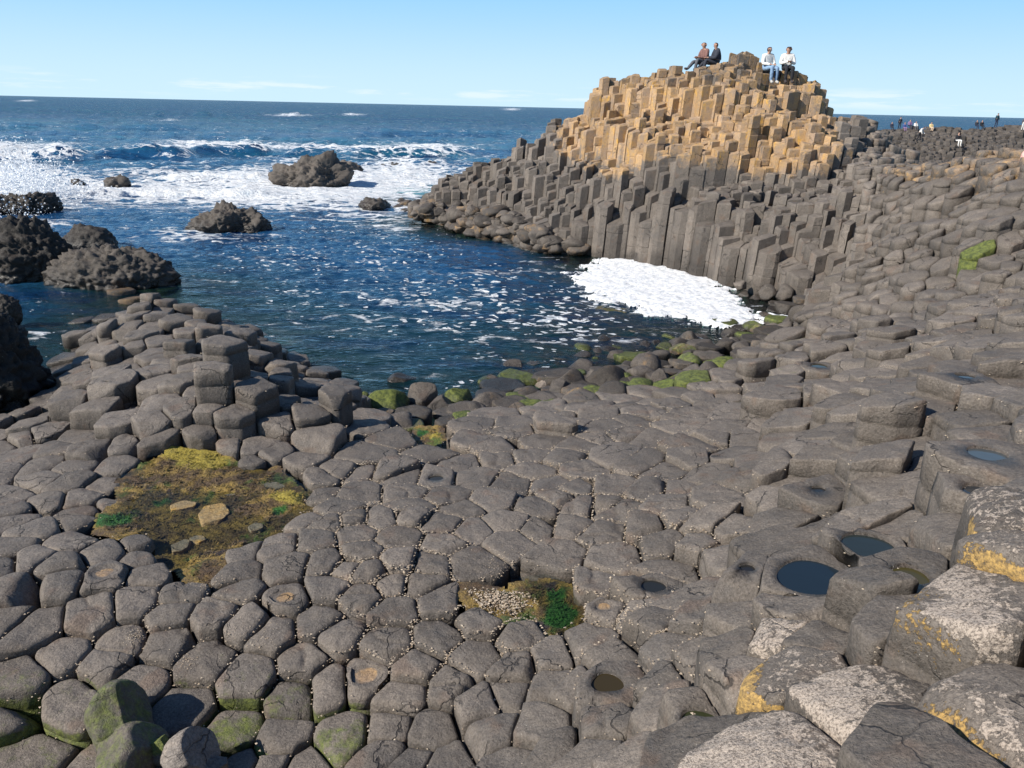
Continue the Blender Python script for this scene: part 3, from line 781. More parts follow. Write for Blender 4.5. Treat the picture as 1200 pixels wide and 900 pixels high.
col = t.mix(t.m('MULTIPLY', t.ramp(big, .35, .7), t.ramp(spn, 32, 100)), col, (.010, .095, .150))
col = t.mix(t.ramp(t.noise(t.n('ShaderNodeMapping', ins={'Vector': p, 'Scale': (.3, 1.0, 1)}).outputs[0], .8, 4, .7), .45, .65), col, (.004, .028, .080))
mp = t.n('ShaderNodeMapping', ins={'Vector': p, 'Scale': (.6, 1.0, 1)}).outputs[0]
w1 = t.noise(mp, 2.6, 6, .62); w2 = t.noise(mp, .5, 5, .65)
hgt = t.m('ADD', t.m('MULTIPLY', w1, .10), t.m('MULTIPLY', w2, .35))
wn = t.bump(hgt, 1.0, 1.0)
dif = t.n('ShaderNodeBsdfDiffuse', ins={'Color': col, 'Normal': wn})
trn = t.n('ShaderNodeBsdfTransparent', ins={'Color': (.42, .70, .62, 1)})
tf = t.m('MULTIPLY', t.m('POWER', 2.718, t.m('MULTIPLY', dep, -6.0)), .92)
body = t.n('ShaderNodeMixShader', ins={0: tf, 1: dif.outputs[0], 2: trn.outputs[0]})
gl = t.n('ShaderNodeBsdfGlossy', ins={'Color': (1, 1, 1, 1), 'Roughness': .09, 'Normal': wn})
fr = t.n('ShaderNodeFresnel', ins={'IOR': 1.33, 'Normal': wn})
wat = t.n('ShaderNodeMixShader', ins={0: t.m('MULTIPLY', fr.outputs[0], t.m('SUBTRACT', .74, t.m('MULTIPLY', t.ramp(spn, 40, 300), .50))), 1: body.outputs[0], 2: gl.outputs[0]})
fn = t.noise(t.n('ShaderNodeMapping', ins={'Vector': p, 'Scale': (.55, 1, 1)}).outputs[0], .9, 8, .72)
lw = t.n('ShaderNodeVectorMath', operation='ADD', ins={0: p, 1: t.n('ShaderNodeVectorMath', operation='SCALE', ins={0: t.n('ShaderNodeTexNoise', ins={'Vector': p, 'Scale': .9, 'Detail': 4}).outputs[1], 'Scale': 1.6}).outputs[0]}).outputs[0]
lace = t.ramp(t.n('ShaderNodeTexVoronoi', feature='DISTANCE_TO_EDGE', ins={'Vector': t.n('ShaderNodeMapping', ins={'Vector': lw, 'Scale': (.7, 1.3, 1)}).outputs[0], 'Scale': 1.0}).outputs[0], .28, .02)
fst = t.noise(t.n('ShaderNodeMapping', ins={'Vector': lw, 'Scale': (.16, .9, 1)}).outputs[0], 1.0, 6, .68)
fA = t.ramp(t.m('ADD', t.m('ADD', fo, t.m('MULTIPLY', t.m('SUBTRACT', lace, .5), .55)), t.m('ADD', t.m('MULTIPLY', t.m('SUBTRACT', fst, .5), 2.0), t.m('MULTIPLY', t.m('SUBTRACT', fn, .5), 1.8))), .40, .78)
wrp = t.n('ShaderNodeVectorMath', operation='ADD', ins={0: p, 1: t.n('ShaderNodeVectorMath', operation='SCALE', ins={0: t.n('ShaderNodeTexNoise', ins={'Vector': p, 'Scale': 2.2, 'Detail': 3}).outputs[1], 'Scale': .6}).outputs[0]}).outputs[0]
vo = t.n('ShaderNodeTexVoronoi', ins={'Vector': t.n('ShaderNodeMapping', ins={'Vector': wrp, 'Scale': (3.0, 5.2, 1)}).outputs[0], 'Scale': 1.0, 'Randomness': 1.0}).outputs[0]
thr = t.m('MULTIPLY', t.m('ADD', fl, t.m('MULTIPLY', t.m('SUBTRACT', t.noise(mp, 1.3, 4, .75), .55), 2.4)), .46)
fB = t.ramp(t.m('SUBTRACT', thr, vo), -.02, .05)
vo2 = t.noise(t.n('ShaderNodeMapping', ins={'Vector': p, 'Scale': (.12, .5, 1)}).outputs[0], 1.0, 6, .7)
cap = t.m('MULTIPLY', t.ramp(vo2, .70, .74), t.ramp(spn, 48, 90))
ft = t.m('MAXIMUM', t.m('MAXIMUM', fA, fB), cap, clamp=True)
fs = t.n('ShaderNodeBsdfDiffuse', ins={'Color': t.mix(t.ramp(t.noise(p, 1.6, 6, .75), .36, .56), (.62, .68, .74), (.88, .89, .90)), 'Normal': t.bump(t.m('ADD', fn, fst), 1.0, .6)})
t.out(t.n('ShaderNodeMixShader', ins={0: ft, 1: wat.outputs[0], 2: fs.outputs[0]}).outputs[0])
sea = new_obj('sea', mesh_np('sea', np.c_[X, Y, zz], Fs, ms, attrs={'sea': attr}))
tag(sea, 'choppy blue sea with breaking swell and white surf', 'sea', kind='structure')

# ------------------------------------------------------------------ light and sky
el, az = 36.0, 0
sd = Vector((-.84, -.46, 0)).normalized()*math.cos(math.radians(el)); sd.z = math.sin(math.radians(el))
sun = bpy.data.lights.new('sun', 'SUN'); sun.energy = 5.0; sun.angle = math.radians(.55); sun.color = (1, .935, .83)
so = bpy.data.objects.new('sun', sun); COL.objects.link(so); so.rotation_euler = sd.to_track_quat('Z', 'Y').to_euler()
w = bpy.data.worlds.new('World'); scene.world = w; w.use_nodes = True; nt = w.node_tree; nt.nodes.clear()
T = NT.__new__(NT); T.nt = nt
sky = T.n('ShaderNodeTexSky', sky_type='NISHITA', sun_disc=False, sun_elevation=math.radians(el), sun_rotation=math.atan2(sd.x, sd.y), altitude=0, air_density=1.0, dust_density=.2, ozone_density=2.5)
tc = T.n('ShaderNodeTexCoord').outputs['Generated']
sx_ = T.n('ShaderNodeSeparateXYZ', ins={0: tc})
elv = T.m('DIVIDE', sx_.outputs[2], T.m('SQRT', T.m('ADD', T.m('MULTIPLY', sx_.outputs[0], sx_.outputs[0]), T.m('MULTIPLY', sx_.outputs[1], sx_.outputs[1]))))
azm = T.m('ARCTAN2', sx_.outputs[0], sx_.outputs[1])
cv = T.n('ShaderNodeCombineXYZ', ins={0: T.m('MULTIPLY', azm, 9), 1: T.m('MULTIPLY', elv, 95), 2: 3.3}).outputs[0]
cn = T.noise(cv, 1.0, 6, .6)
band = T.m('MULTIPLY', T.ramp(elv, .002, .012), T.m('SUBTRACT', 1.0, T.ramp(elv, .016, .032)))
cm = T.m('MULTIPLY', T.m('MULTIPLY', T.ramp(cn, .52, .66), band), .42)
tinted = T.mix(1.0, sky.outputs[0], (.76, 1.0, 1.32), 'MULTIPLY')
low = T.mix(T.ramp(elv, -.005, .16), (7.4, 10.1, 12.0), (3.5, 7.5, 11.7))
c1 = T.mix(T.ramp(elv, .14, .6), low, tinted)
c2 = T.mix(cm, c1, (11.5, 12.0, 12.6))
bg = T.n('ShaderNodeBackground', ins={'Color': c2, 'Strength': .064}); T.n('ShaderNodeOutputWorld', ins={0: bg.outputs[0]})
scene.view_settings.view_transform = 'Standard'; scene.view_settings.look = 'None'; scene.view_settings.exposure = .46; scene.view_settings.gamma = 1
scene.cycles.max_bounces = 6; scene.cycles.transparent_max_bounces = 8
# ------------------------------------------------------------------ ray helper onto what is built
rt_cols = [c for c in cols]
def hit_px(px, py):
    v = ray(px, py).normalized(); h = bvh.ray_cast(CAM, v, 90)
    return (h[0], owner[h[2]]) if h[2] is not None else (None, None)

# ------------------------------------------------------------------ boulders
def ico(sub):
    bm = bmesh.new(); bmesh.ops.create_icosphere(bm, subdivisions=sub, radius=1)
    V = np.array([v.co[:] for v in bm.verts]); Fc = np.array([[v.index for v in f.verts] for f in bm.faces]); bm.free(); return V, Fc
ICO = {s: ico(s) for s in (2, 3, 4, 5, 6)}
M_ROCK = basalt_material('sea_rock', .8, .6)
def boulder(name, pos, size, rot=0, sub=4, style='angular', seed=0, tint=.7, tan=0, alg=0, wet=0, rough=.1, lich=0, tilt=0, mat=None):
    V0, Fc = ICO[sub]; V = V0.copy(); rs = np.random.default_rng(seed+1000)
    if style == 'angular':
        for _ in range(11):
            n = rs.normal(size=3); n /= np.linalg.norm(n); dcut = rs.uniform(.55, .85)
            q = V@n; V -= np.where(q > dcut, q-dcut, 0)[:, None]*n
        V *= 1.25
    elif style == 'slab':
        for n in ([0,0,1],[0,0,-1]): 
            n = np.array(n, float)+rs.normal(size=3)*.08; n /= np.linalg.norm(n); q = V@n; V -= np.where(q > .45, q-.45, 0)[:, None]*n
        for k in range(6):
            a = k*1.05+rs.uniform(-.3, .3); n = np.array([math.cos(a), math.sin(a), rs.uniform(-.15, .15)]); q = V@n; V -= np.where(q > .74, q-.74, 0)[:, None]*n
        V *= 1.25
    ex = V/np.linalg.norm(V, axis=1, keepdims=True)
    V_ = V; S3 = np.array(size); sm_ = float(np.prod(S3))**(1/3); V = V*S3/sm_
    sg = -1 if style == 'bumpy' else (-.4 if style == 'jagged' else 1)
    rdg = lambda f, o, sd_: sg*(.5-np.abs(fbm(V+seed*.37, f, o, sd_))*1.6)
    if style in ('angular', 'slab'): dsp = fbm(V+seed*3.1, 1.6, 4, seed)*rough*1.4+fbm(V, 7, 3, seed+4)*rough*.35
    elif style == 'bumpy': dsp = fbm(V+seed, 1.3, 3, seed)*.22+rdg(4.5, 2, seed+3)*.14*rough/.16+rdg(9, 2, seed+5)*.10*rough/.16+fbm(V, 24, 2, seed+7)*.035
    else: dsp = fbm(V+seed, 1.3, 3, seed)*.55+rdg(2.6, 3, seed+3)*.34+rdg(6.5, 3, seed+5)*.20+fbm(V, 18, 3, seed+7)*.08-.15
    V = V_*S3+ex*(dsp*sm_*.9)[:, None]
    c_, s_ = math.cos(rot), math.sin(rot); V = V@np.array([[c_, s_, 0], [-s_, c_, 0], [0, 0, 1]])
    if tilt: ct, st = math.cos(tilt), math.sin(tilt); V = V@np.array([[ct, 0, st], [0, 1, 0], [-st, 0, ct]])
    n = len(V); A = np.zeros((n, 3)); B = np.zeros((n, 3)); A[:, 0] = tint; A[:, 1] = tan
    zz_ = V[:, 2]/max(size[2], .01)
    A[:, 2] = alg*sstep(-.5, .35, zz_); wz = V[:, 2]+pos[2]
    B[:, 2] = np.maximum(wet, 1-(sstep(.08, .55, wz) if style in ('bumpy', 'jagged') else sstep(.02, .22, wz))) if wet is not None else 0; B[:, 0] = lich
    zb = V[:, 2].min(); V[:, 2] -= zb
    o = new_obj(name, mesh_np(name, V, Fc, mat or M_ROCK, style not in ('angular', 'slab') or True, {'mask_a': A, 'mask_b': B}))
    o.location = (pos[0], pos[1], pos[2]+zb); return o
def rock_px(name, px, pyb, wpx, hpx, label, zb=0, dep=.8, **kw):
    """wpx, hpx as seen: sets the real width and height at that distance"""
    P = at_z(px, pyb, zb); d = (P-CAM).dot(fw); W = wpx/F*d; Hh = hpx/F*d
    cat = kw.pop('cat', 'rock'); grp = kw.pop('group', None)
    o = boulder(name, (P.x, P.y+W*dep/2*.7, zb+Hh*.12), (W/2, W/2*dep, Hh*.88), **kw); tag(o, label, cat, grp); return o
rock_px('sea_rock', 362, 221, 98, 36, 'brown wedge-shaped rock awash in white surf beyond the bay', style='jagged', sub=6, seed=3, tint=.62, tan=.28, rough=.13, tilt=-.10, dep=.7)
rock_px('sea_rock', 400, 201, 56, 13, 'low brown rock ledge trailing right from the wedge-shaped rock in the surf', style='jagged', sub=5, seed=5, tint=.8, tan=.3, rough=.12)
rock_px('sea_rock', 262, 272, 100, 33, 'craggy dark rock standing alone in the middle of the bay', style='jagged', sub=6, seed=8, tint=.55, tan=.25, rough=.17, dep=.8)
rock_px('sea_rock', 134, 221, 34, 15, 'small dark rock surrounded by the widest band of white surf', style='jagged', sub=4, seed=11, tint=.5, rough=.12)
rock_px('sea_rock', 88, 218, 18, 8, 'tiny dark rock tip in the surf left of the small dark rock', style='jagged', sub=4, seed=12, tint=.4, rough=.12)
rock_px('sea_rock', 116, 337, 150, 43, 'knobbly grey-brown boulder at the water behind the columned point', style='bumpy', sub=6, seed=14, tint=.52, tan=.12, rough=.16, dep=.6)
rock_px('sea_rock', 20, 330, 112, 68, 'massive dark boulder left of the knobbly boulder', style='bumpy', sub=6, seed=17, tint=.24, rough=.17, dep=.7)
rock_px('sea_rock', 97, 293, 64, 26, 'dark low boulder rising behind the knobbly boulder', style='bumpy', sub=5, seed=19, tint=.28, tan=.2, rough=.13)
rock_px('sea_rock', 8, 252, 96, 30, 'black jagged rocks beneath the flying spray', style='jagged', sub=6, seed=23, tint=.3, rough=.3)
rock_px('sea_rock', -34, 482, 118, 112, 'black boulder cut by the left edge beside the narrow channel', style='bumpy', sub=6, seed=27, tint=.18, rough=.16, dep=1.0)
rock_px('sea_rock', 1, 372, 34, 26, 'small black boulder perched against the left edge above the channel', style='bumpy', sub=5, seed=28, tint=.3, rough=.15, zb=.3)
rock_px('sea_rock', 436, 246, 46, 11, 'low reddish-brown rocks off the tip of the stack', style='jagged', sub=5, seed=31, tint=.5, tan=.3, rough=.3, dep=1.3)
rock_px('sea_rock', 462, 194, 34, 4, 'thin dark reef breaking the surf right of the wedge-shaped rock', style='jagged', sub=4, seed=33, tint=.5, rough=.3, dep=.5)
rock_px('sea_rock', 505, 192, 18, 4, 'short dark reef near the far tip of the surf', style='jagged', sub=4, seed=35, tint=.5, rough=.3, dep=.5)
# shore boulders, coordinates read from an enlargement of the photograph
SHB = [ (145,535,92,18,'slab','flat dark boulder half sunk below the foam raft'),(75,648,100,44,'angular','pale cream-topped boulder at the water edge'),(178,640,72,34,'angular','dark bluish boulder right of the pale cream-topped boulder'),
 (280,618,84,40,'angular','dark boulder with mossy back'),(240,575,44,20,'angular','small dark wet boulder'),(330,590,50,22,'angular','small grey wet boulder'),(412,634,92,42,'mossg','bright green moss-topped boulder on the bay edge'),
 (440,572,84,42,'angular','grey block'),(540,528,62,34,'angular','wet dark boulder'),(590,575,112,40,'slab','flat grey slab'),(682,505,112,40,'mossy','yellow-green weedy boulder beside the foam'),
 (578,640,104,62,'angular','squared grey block'),(655,640,84,44,'mossg','green mossy boulder'),(762,615,84,40,'angular','brown-grey block'),(725,640,52,30,'mossg','small green boulder'),
 (803,530,84,38,'angular','rounded wet grey boulder'),(890,480,74,44,'angular','dark domed boulder'),(945,520,92,42,'slab','squared brown-grey block near the foam tip'),
 (868,385,150,40,'flatg','dark slab with bright green weed lying in the foam'),(900,562,62,28,'mossg','small bright green boulder above the foam tip'),(1010,410,66,32,'mossy','small yellow-brown weedy boulder'),
 (1070,395,58,26,'angular','small dark boulder'),(1062,462,70,44,'mossy','green-grey rounded boulder at the foam tip'),(1175,395,60,28,'angular','grey boulder'),(1130,480,62,30,'angular','brown-grey boulder'),
 (930,212,60,30,'angular','black wet boulder under the stack'),(1050,248,84,46,'angular','grey boulder broken from the stack foot'),(1132,252,86,50,'angular','brown boulder broken from the stack foot'),(950,252,50,24,'angular','small black wet boulder'),
 (1000,268,62,28,'angular','black shiny boulder'),(1100,300,96,26,'slab','low wet slab'),(620,444,64,26,'mossg','half sunk green boulder'),(380,330,150,18,'mossy','long olive weedy rock barely awash'),
 (460,420,52,20,'angular','small pale boulder'),(290,540,52,22,'mossg','small green sunken boulder'),(510,480,70,26,'angular','dark sunken boulder'),(560,470,60,24,'angular','dark boulder by the sunken green one'),
 (-30,620,60,24,'angular','small black shore boulder'),(20,560,70,20,'slab','submerged flat boulder')]
for k, (a, b_, wz, hz_, st, lab) in enumerate(SHB):
    px, py = 620+a/3.75, 280+b_/3.75
    zb = max(0, float(hf([tuple(at_z(px, py, .2))[:2]])[0]))*.6
    alg = {'mossg': .95, 'mossy': .6, 'flatg': .75}.get(st, 0); tint = {'mossy': 1.0}.get(st, random.uniform(.45, .95))
    lich = .95 if 'cream' in lab else 0
    o = rock_px('shore_boulder', px, py, wz/3.75, hz_/3.75*.8, lab, zb=zb-.05, style='slab' if st in ('slab', 'flatg') else 'angular', sub=4, seed=50+k, tint=tint, tan=.5 if st == 'mossy' else .12, alg=alg, rough=.07, rot=random.uniform(0, 6), lich=lich*.8, dep=random.uniform(.7, 1))
    if len(lab.split()) < 5: lab = lab + [' half in the water by the green weed', ' resting on the shore left of the foam tip', ' wedged at the edge of the pavement', ' beside the mossy boulders'][k % 4]
    o['label'] = lab; o['category'] = 'boulder'; o['group'] = 'boulders along the edge of the bay'
SHB2 = [(495,474,36,26,0,'steeply tilted dark boulder in the near cove'),(515,480,34,14,0,'dark low boulder between the tilted and the mossy boulder'),(537,474,34,15,1,'bright green mossy boulder in the near cove'),
 (470,450,30,9,0,'dark flat boulder left in the near cove'),(610,468,20,10,0,'small wet boulder among foam streaks'),(578,450,24,8,0,'brown barnacled boulder awash in the near cove'),(655,462,26,14,0,'dark boulder below the pale cream-topped one'),
 (425,468,16,7,1,'small green weedy boulder under the columned point'),(603,432,26,7,0,'dark submerged boulder in the clear shallows'),(455,338,22,4,.5,'tan flat rock awash in mid bay')]
for k, (px, py, wz, hz_, al, lab) in enumerate(SHB2[:-1]):
    zb = max(0, float(hf([tuple(at_z(px, py, .1))[:2]])[0]))*.7
    rock_px('shore_boulder', px, py, wz, hz_, lab, zb=zb-.04, cat='boulder', group='boulders in the near cove', style='angular', sub=4, seed=120+k, tint=random.uniform(.4, .75), alg=al*.95, rough=.08, rot=random.uniform(0, 6))
# the jumble between the pavement edge and the water
nb = 0; placed = []
for k in range(4000):
    px = random.uniform(432, 960); top = float(np.interp(px, [430, 560, 620, 680, 740, 800, 850, 900, 960], [470, 462, 440, 415, 405, 402, 398, 372, 350])); bot = float(np.interp(px, *SHORE))
    py = random.uniform(top-8, bot+5)
    if px < 560 and random.random() < .75: continue
    if any(math.hypot((px-a)/1.5, py-b_) < 7 for a, b_ in placed): continue
    z0 = float(hf([tuple(at_z(px, py, .15))[:2]])[0]); P = at_z(px, py, max(min(z0, .8), -.1))
    placed.append((px, py)); nb += 1
    if nb > 130: break
    s_ = random.uniform(.16, .34)*(1.3 if random.random() < .15 else 1); gr = random.random() < .2
    o = boulder('shore_boulder', (P.x, P.y+.1, P.z-.06), (s_, s_*random.uniform(.65, 1), s_*random.uniform(.45, .75)), rot=random.uniform(0, 6), sub=3, style=random.choice(['angular', 'slab']), seed=500+k, tint=random.uniform(.3, .8), tan=random.choice([.1, .1, .35]), alg=random.uniform(.5, .9) if gr else random.choice([0, .1, .25]), rough=.09)
    where = 'near cove' if px < 620 else 'shore by the cream-topped boulder' if px < 740 else 'shore below the foam raft' if px < 860 else 'shore round the foam tip'
    tag(o, ('green weedy' if gr else 'small dark grey')+' boulder among many on the '+where, 'boulder', ('weedy' if gr else 'small')+' boulders on the '+where)
# foreground boulders in the lower left corner
for (px, py, wz, hz_, zb, kw, lab) in [(133,882,84,60,.62,dict(style='angular', alg=.55, tint=.9),'green-stained boulder in the lower left gap'),(136,915,84,40,.62,dict(style='angular', alg=.5, tint=.95),'large green-edged boulder cut by the bottom edge'),
   (217,905,58,36,.66,dict(style='angular', alg=0, tint=1.75, tan=0),'pale pinkish-grey broken stone at the bottom edge'),(184,886,30,18,.70,dict(style='angular', alg=.8, tint=.9),'small green stone between the pale stone and the green boulder'),
   (248,908,30,14,.62,dict(style='angular', tint=1.3),'small pale chip of stone right of the pinkish broken stone')]:
    rock_px('loose_boulder', px, py, wz, hz_, lab, zb=zb, cat='boulder', sub=5, seed=int(px), rough=.06, wet=None, dep=.8, rot=px*.7, **kw)
# rubble of brown weedy rocks along the seaward foot of the stack
rub = 0
for k in range(900):
    px = random.uniform(466, 690); py = random.uniform(236, 300)
    lo = np.interp(px, [466, 540, 590, 640, 690], [243, 271, 286, 299, 303]); hi = np.interp(px, [466, 520, 600, 650, 690], [222, 236, 250, 270, 288])
    if not hi < py < lo+2: continue
    H_, k2 = hit_px(px, py)
    z = max(H_.z if H_ is not None else 0, -.05)
    P = at_z(px, py, z) if H_ is None else H_
    if z > 1.6: continue
    rub += 1
    if rub > 150: break
    s = random.uniform(.18, .42)*(1.25 if random.random() < .2 else 1)
    o = boulder('foot_rock', (P.x, P.y+.1, z-.02), (s, s*random.uniform(.7, 1), s*random.uniform(.4, .7)), rot=random.uniform(0, 6), sub=3, style='angular', seed=200+k, tint=random.uniform(.4, .85), tan=random.choice([.2, .35, .45, .1]), rough=.14, wet=0)
    lab = 'weedy reddish-brown rock in the rubble at the seaward foot of the stack' if px < 600 else 'brown-black rock in the rubble where the stack meets the bay'
    tag(o, lab, 'rock', 'brown rubble at the seaward foot of the stack' if px < 600 else 'dark rubble at the bay foot of the stack')

# ------------------------------------------------------------------ foam raft in the inlet
raft = poly_at_z([(676,322),(690,312),(706,303),(745,300),(790,314),(838,328),(864,350),(880,362),(905,370),(934,377),(915,380),(885,378),(862,388),(838,386),(806,380),(770,369),(730,358),(700,348),(680,336)], 0)
R_ = np.array(raft); xs = np.arange(R_[:, 0].min()-.5, R_[:, 0].max()+.5, .038); ys = np.arange(R_[:, 1].min()-.5, R_[:, 1].max()+.5, .05)
V2, Fg = grid_mesh(xs, ys)
sgn = np.zeros(len(V2), bool); x_, y_ = V2[:, 0], V2[:, 1]; dm = np.full(len(V2), 9.)
for i in range(len(R_)):
    a = R_[i]; b = R_[i-1]
    m_ = ((a[1] > y_) != (b[1] > y_)) & (x_ < (b[0]-a[0])*(y_-a[1])/(b[1]-a[1]+1e-12)+a[0]); sgn ^= m_
    v = b-a; tt = np.clip(((x_-a[0])*v[0]+(y_-a[1])*v[1])/(v@v), 0, 1); dm = np.minimum(dm, np.hypot(x_-a[0]-tt*v[0], y_-a[1]-tt*v[1]))
sd_ = np.where(sgn, dm, -dm); P3_ = np.c_[V2, V2[:, 0]*0]
q = sd_ + .8*fbm(P3_, 1.3, 5, 91, .62) + .45*fbm(P3_*[.7, 1.2, 1], 5, 4, 95, .7)
keep = q > 0
zf = .03+.03*np.clip(q*2, 0, 1)+.022*fbm(P3_, 4, 3, 99)+.008*fbm(P3_, 16, 2, 101)
fk = keep[Fg].sum(1) >= 3
Fk = Fg[fk]; used = np.unique(Fk); remap = np.full(len(V2), -1); remap[used] = np.arange(len(used))
zf = np.where(q < .12, zf-.05*(.12-q)/.12, zf)
mf, t = newmat('foam'); p = t.pos()
t.out(t.n('ShaderNodeBsdfPrincipled', ins={'Base Color': t.mix(t.ramp(t.noise(p, 7, 5, .7), .3, .6), (.46, .50, .54), (.82, .82, .82)), 'Roughness': .9, 'Normal': t.bump(t.noise(p, 9, 7, .75), .8, .045)}).outputs[0])
tag(new_obj('sea_foam', mesh_np('sea_foam', np.c_[V2, zf][used], remap[Fk], mf)), 'thick white raft of foam filling the inlet below the stack', 'foam', kind='stuff')

# ------------------------------------------------------------------ spray over the rocks at the left
def scatter_mesh(pts, sizes, name, mat, flat=False):
    k = len(pts); base = np.array([[1, 0, -.3], [-.5, .87, -.3], [-.5, -.87, -.3], [0, 0, 1]]) ; q = RNG.normal(size=(k, 3, 3)); 
    q, _ = np.linalg.qr(q); V = np.einsum('kij,vj->kvi', q, base)
    if flat: V[:, :, 2] *= .35
    V = (V*np.asarray(sizes)[:, None, None]+np.asarray(pts)[:, None, :]).reshape(-1, 3)
    f = np.array([[0, 1, 2], [0, 3, 1], [1, 3, 2], [2, 3, 0]])
    Fc = (np.arange(k)[:, None, None]*4+f[None]).reshape(-1, 3)
    return mesh_np(name, V, Fc, mat, False)
pts = []; sz = []
for cpx, cpy, dz, n, ww, hh_ in [(15,222,50,7000,62,30),(35,196,52,3500,40,26),(6,180,54,900,36,22),(70,205,52,900,42,18),(10,232,46,1500,40,14),(255,176,100,300,34,5)]:
    for _ in range(n):
        a, b_ = random.gauss(0, .55), abs(random.gauss(0, .6))-.3
        P = at_d(cpx+a*ww, cpy+18*(dz < 60)-b_*hh_*1.3, dz+random.gauss(0, 2))
        if P.z < 0: continue
        pts.append(tuple(P)); sz.append(random.choice([.012, .016, .02, .03, .05])*dz/50)
mw = simple_mat('spray', (.86, .88, .9), .6)
tag(new_obj('sea_spray', scatter_mesh(pts, sz, 'sea_spray', mw)), 'white spray thrown up over the rocks', 'spray', kind='stuff')

# ------------------------------------------------------------------ hollows with rain water
def water_mat(name, deep, ior=1.33):
    m, t = newmat(name); p = t.pos()
    fr = t.n('ShaderNodeFresnel', ins={'IOR': ior}); d = t.n('ShaderNodeBsdfDiffuse', ins={'Color': (*deep, 1)}); g = t.n('ShaderNodeBsdfGlossy', ins={'Color': (1, 1, 1, 1), 'Roughness': .03, 'Normal': t.bump(t.noise(p, 14, 2, .5), .15, .01)})
    t.out(t.n('ShaderNodeMixShader', ins={0: fr.outputs[0], 1: d.outputs[0], 2: g.outputs[0]}).outputs[0]); return m
WC = {'deep blue': (.014, .024, .034), 'grey green': (.022, .030, .030), 'olive': (.055, .048, .018), 'dark': (.02, .022, .022), 'brown': (.04, .03, .014), 'small': (.02, .02, .02), 'murky': (.03, .035, .015), 'pale rim': (.03, .03, .028), 'sky': (.06, .07, .075), 'half': (.03, .033, .036), 'thin': (.04, .04, .04), 'dim': (.035, .03, .015), 'tiny': (.02, .02, .02)}
WL = {'deep blue': 'large deep blue-black rain pool filling the broad hollowed column top', 'grey green': 'grey-green rain pool in the hollow right of the large blue-black pool', 'olive': 'small olive rain pool nearest the white-crusted rocks',
 'dark': 'dark oval rain pool in a round rimmed column beside the green weed pool', 'brown': 'dark rain pool with brown grit in its middle', 'small': 'narrow dark rain pool on the raised ledge left of the largest pool', 'murky': 'murky green-brown rain pool beside the white lichen slab',
 'pale rim': 'dark rain pool with a pale rim amid the flat causeway tops', 'sky': 'pale sky-reflecting rain pool above the yellow-sided block', 'half': 'rain pool half hidden behind the yellow-sided block', 'thin': 'thin sliver of rain water on the upper right slope', 'dim': 'brown rain pool on the broad column above the dark shaded slot', 'tiny': 'tiny rain pool by the dark cleft in the right slope'}
for c in cols:
    if 'pool' in c['hero'] and 'rim' in c:
        cx, cy, rp = c['rim']; nm = c['hero']['pool'][1]; th = np.arange(40)*2*math.pi/40
        r = rp*.985*(1+.07*np.sin(2*th+1)+.05*np.sin(3*th+c['i']))
        V = [(0, 0, 0)]+[(r[k]*math.cos(th[k]), r[k]*math.sin(th[k]), 0) for k in range(40)]
        rimz = float(c['V'][0][2])+.042+.012
        o = new_obj('rain_pool', mesh_np('rain_pool', V, [(0, k+1, (k+1) % 40+1) for k in range(40)], water_mat('pool_water_'+nm.replace(' ', '_'), WC[nm])))
        o.location = (c['x']+cx, c['y']+cy, c['zt']+rimz-.012); tag(o, WL[nm], 'pool')
        c['hl'] = WL[nm]

# ------------------------------------------------------------------ weed pools in the pavement
msw, t = newmat('seaweed'); p = t.pos()
cw = t.mix(t.ramp(t.noise(p, 3.2, 5, .7), .40, .62), (.12, .075, .040), (.36, .24, .06))
cw = t.mix(t.ramp(t.noise(p, 2.3, 4, .7), .55, .66), cw, (.10, .15, .028))
cw = t.mix(t.ramp(t.noise(p, 1.7, 4, .65), .58, .68), cw, (.055, .040, .045))
yy = t.n('ShaderNodeAttribute', attribute_name='mask_a'); ysp = t.n('ShaderNodeSeparateColor', ins={0: yy.outputs['Color']})
cw = t.mix(t.ramp(t.m('ADD', ysp.outputs[0], t.m('MULTIPLY', t.m('SUBTRACT', t.noise(p, 5, 4, .7), .5), 1.1)), .4, .7), cw, (.42, .33, .05))
cw = t.mix(t.ramp(t.m('ADD', ysp.outputs[1], t.m('MULTIPLY', t.m('SUBTRACT', t.noise(p, 5, 4, .7), .5), 1.1)), .4, .7), cw, (.035, .15, .020))
cw = t.mix(1.0, cw, t.mix(t.ramp(t.noise(p, 60, 4, .75), .3, .7), (.45, .45, .45), (1.3, 1.3, 1.3)), 'MULTIPLY')
t.out(t.n('ShaderNodeBsdfPrincipled', ins={'Base Color': cw, 'Roughness': .55, 'Normal': t.bump(t.noise(p, 38, 5, .75), 1.0, .05)}).outputs[0])
mpw, t = newmat('pool_water'); p = t.pos()
fr = t.n('ShaderNodeFresnel', ins={'IOR': 1.2}); tr_ = t.n('ShaderNodeBsdfTransparent', ins={'Color': (.80, .84, .78, 1)}); g = t.n('ShaderNodeBsdfGlossy', ins={'Roughness': .04, 'Normal': t.bump(t.noise(p, 9, 3, .6), .3, .01)})
t.out(t.n('ShaderNodeMixShader', ins={0: fr.outputs[0], 1: tr_.outputs[0], 2: g.outputs[0]}).outputs[0])
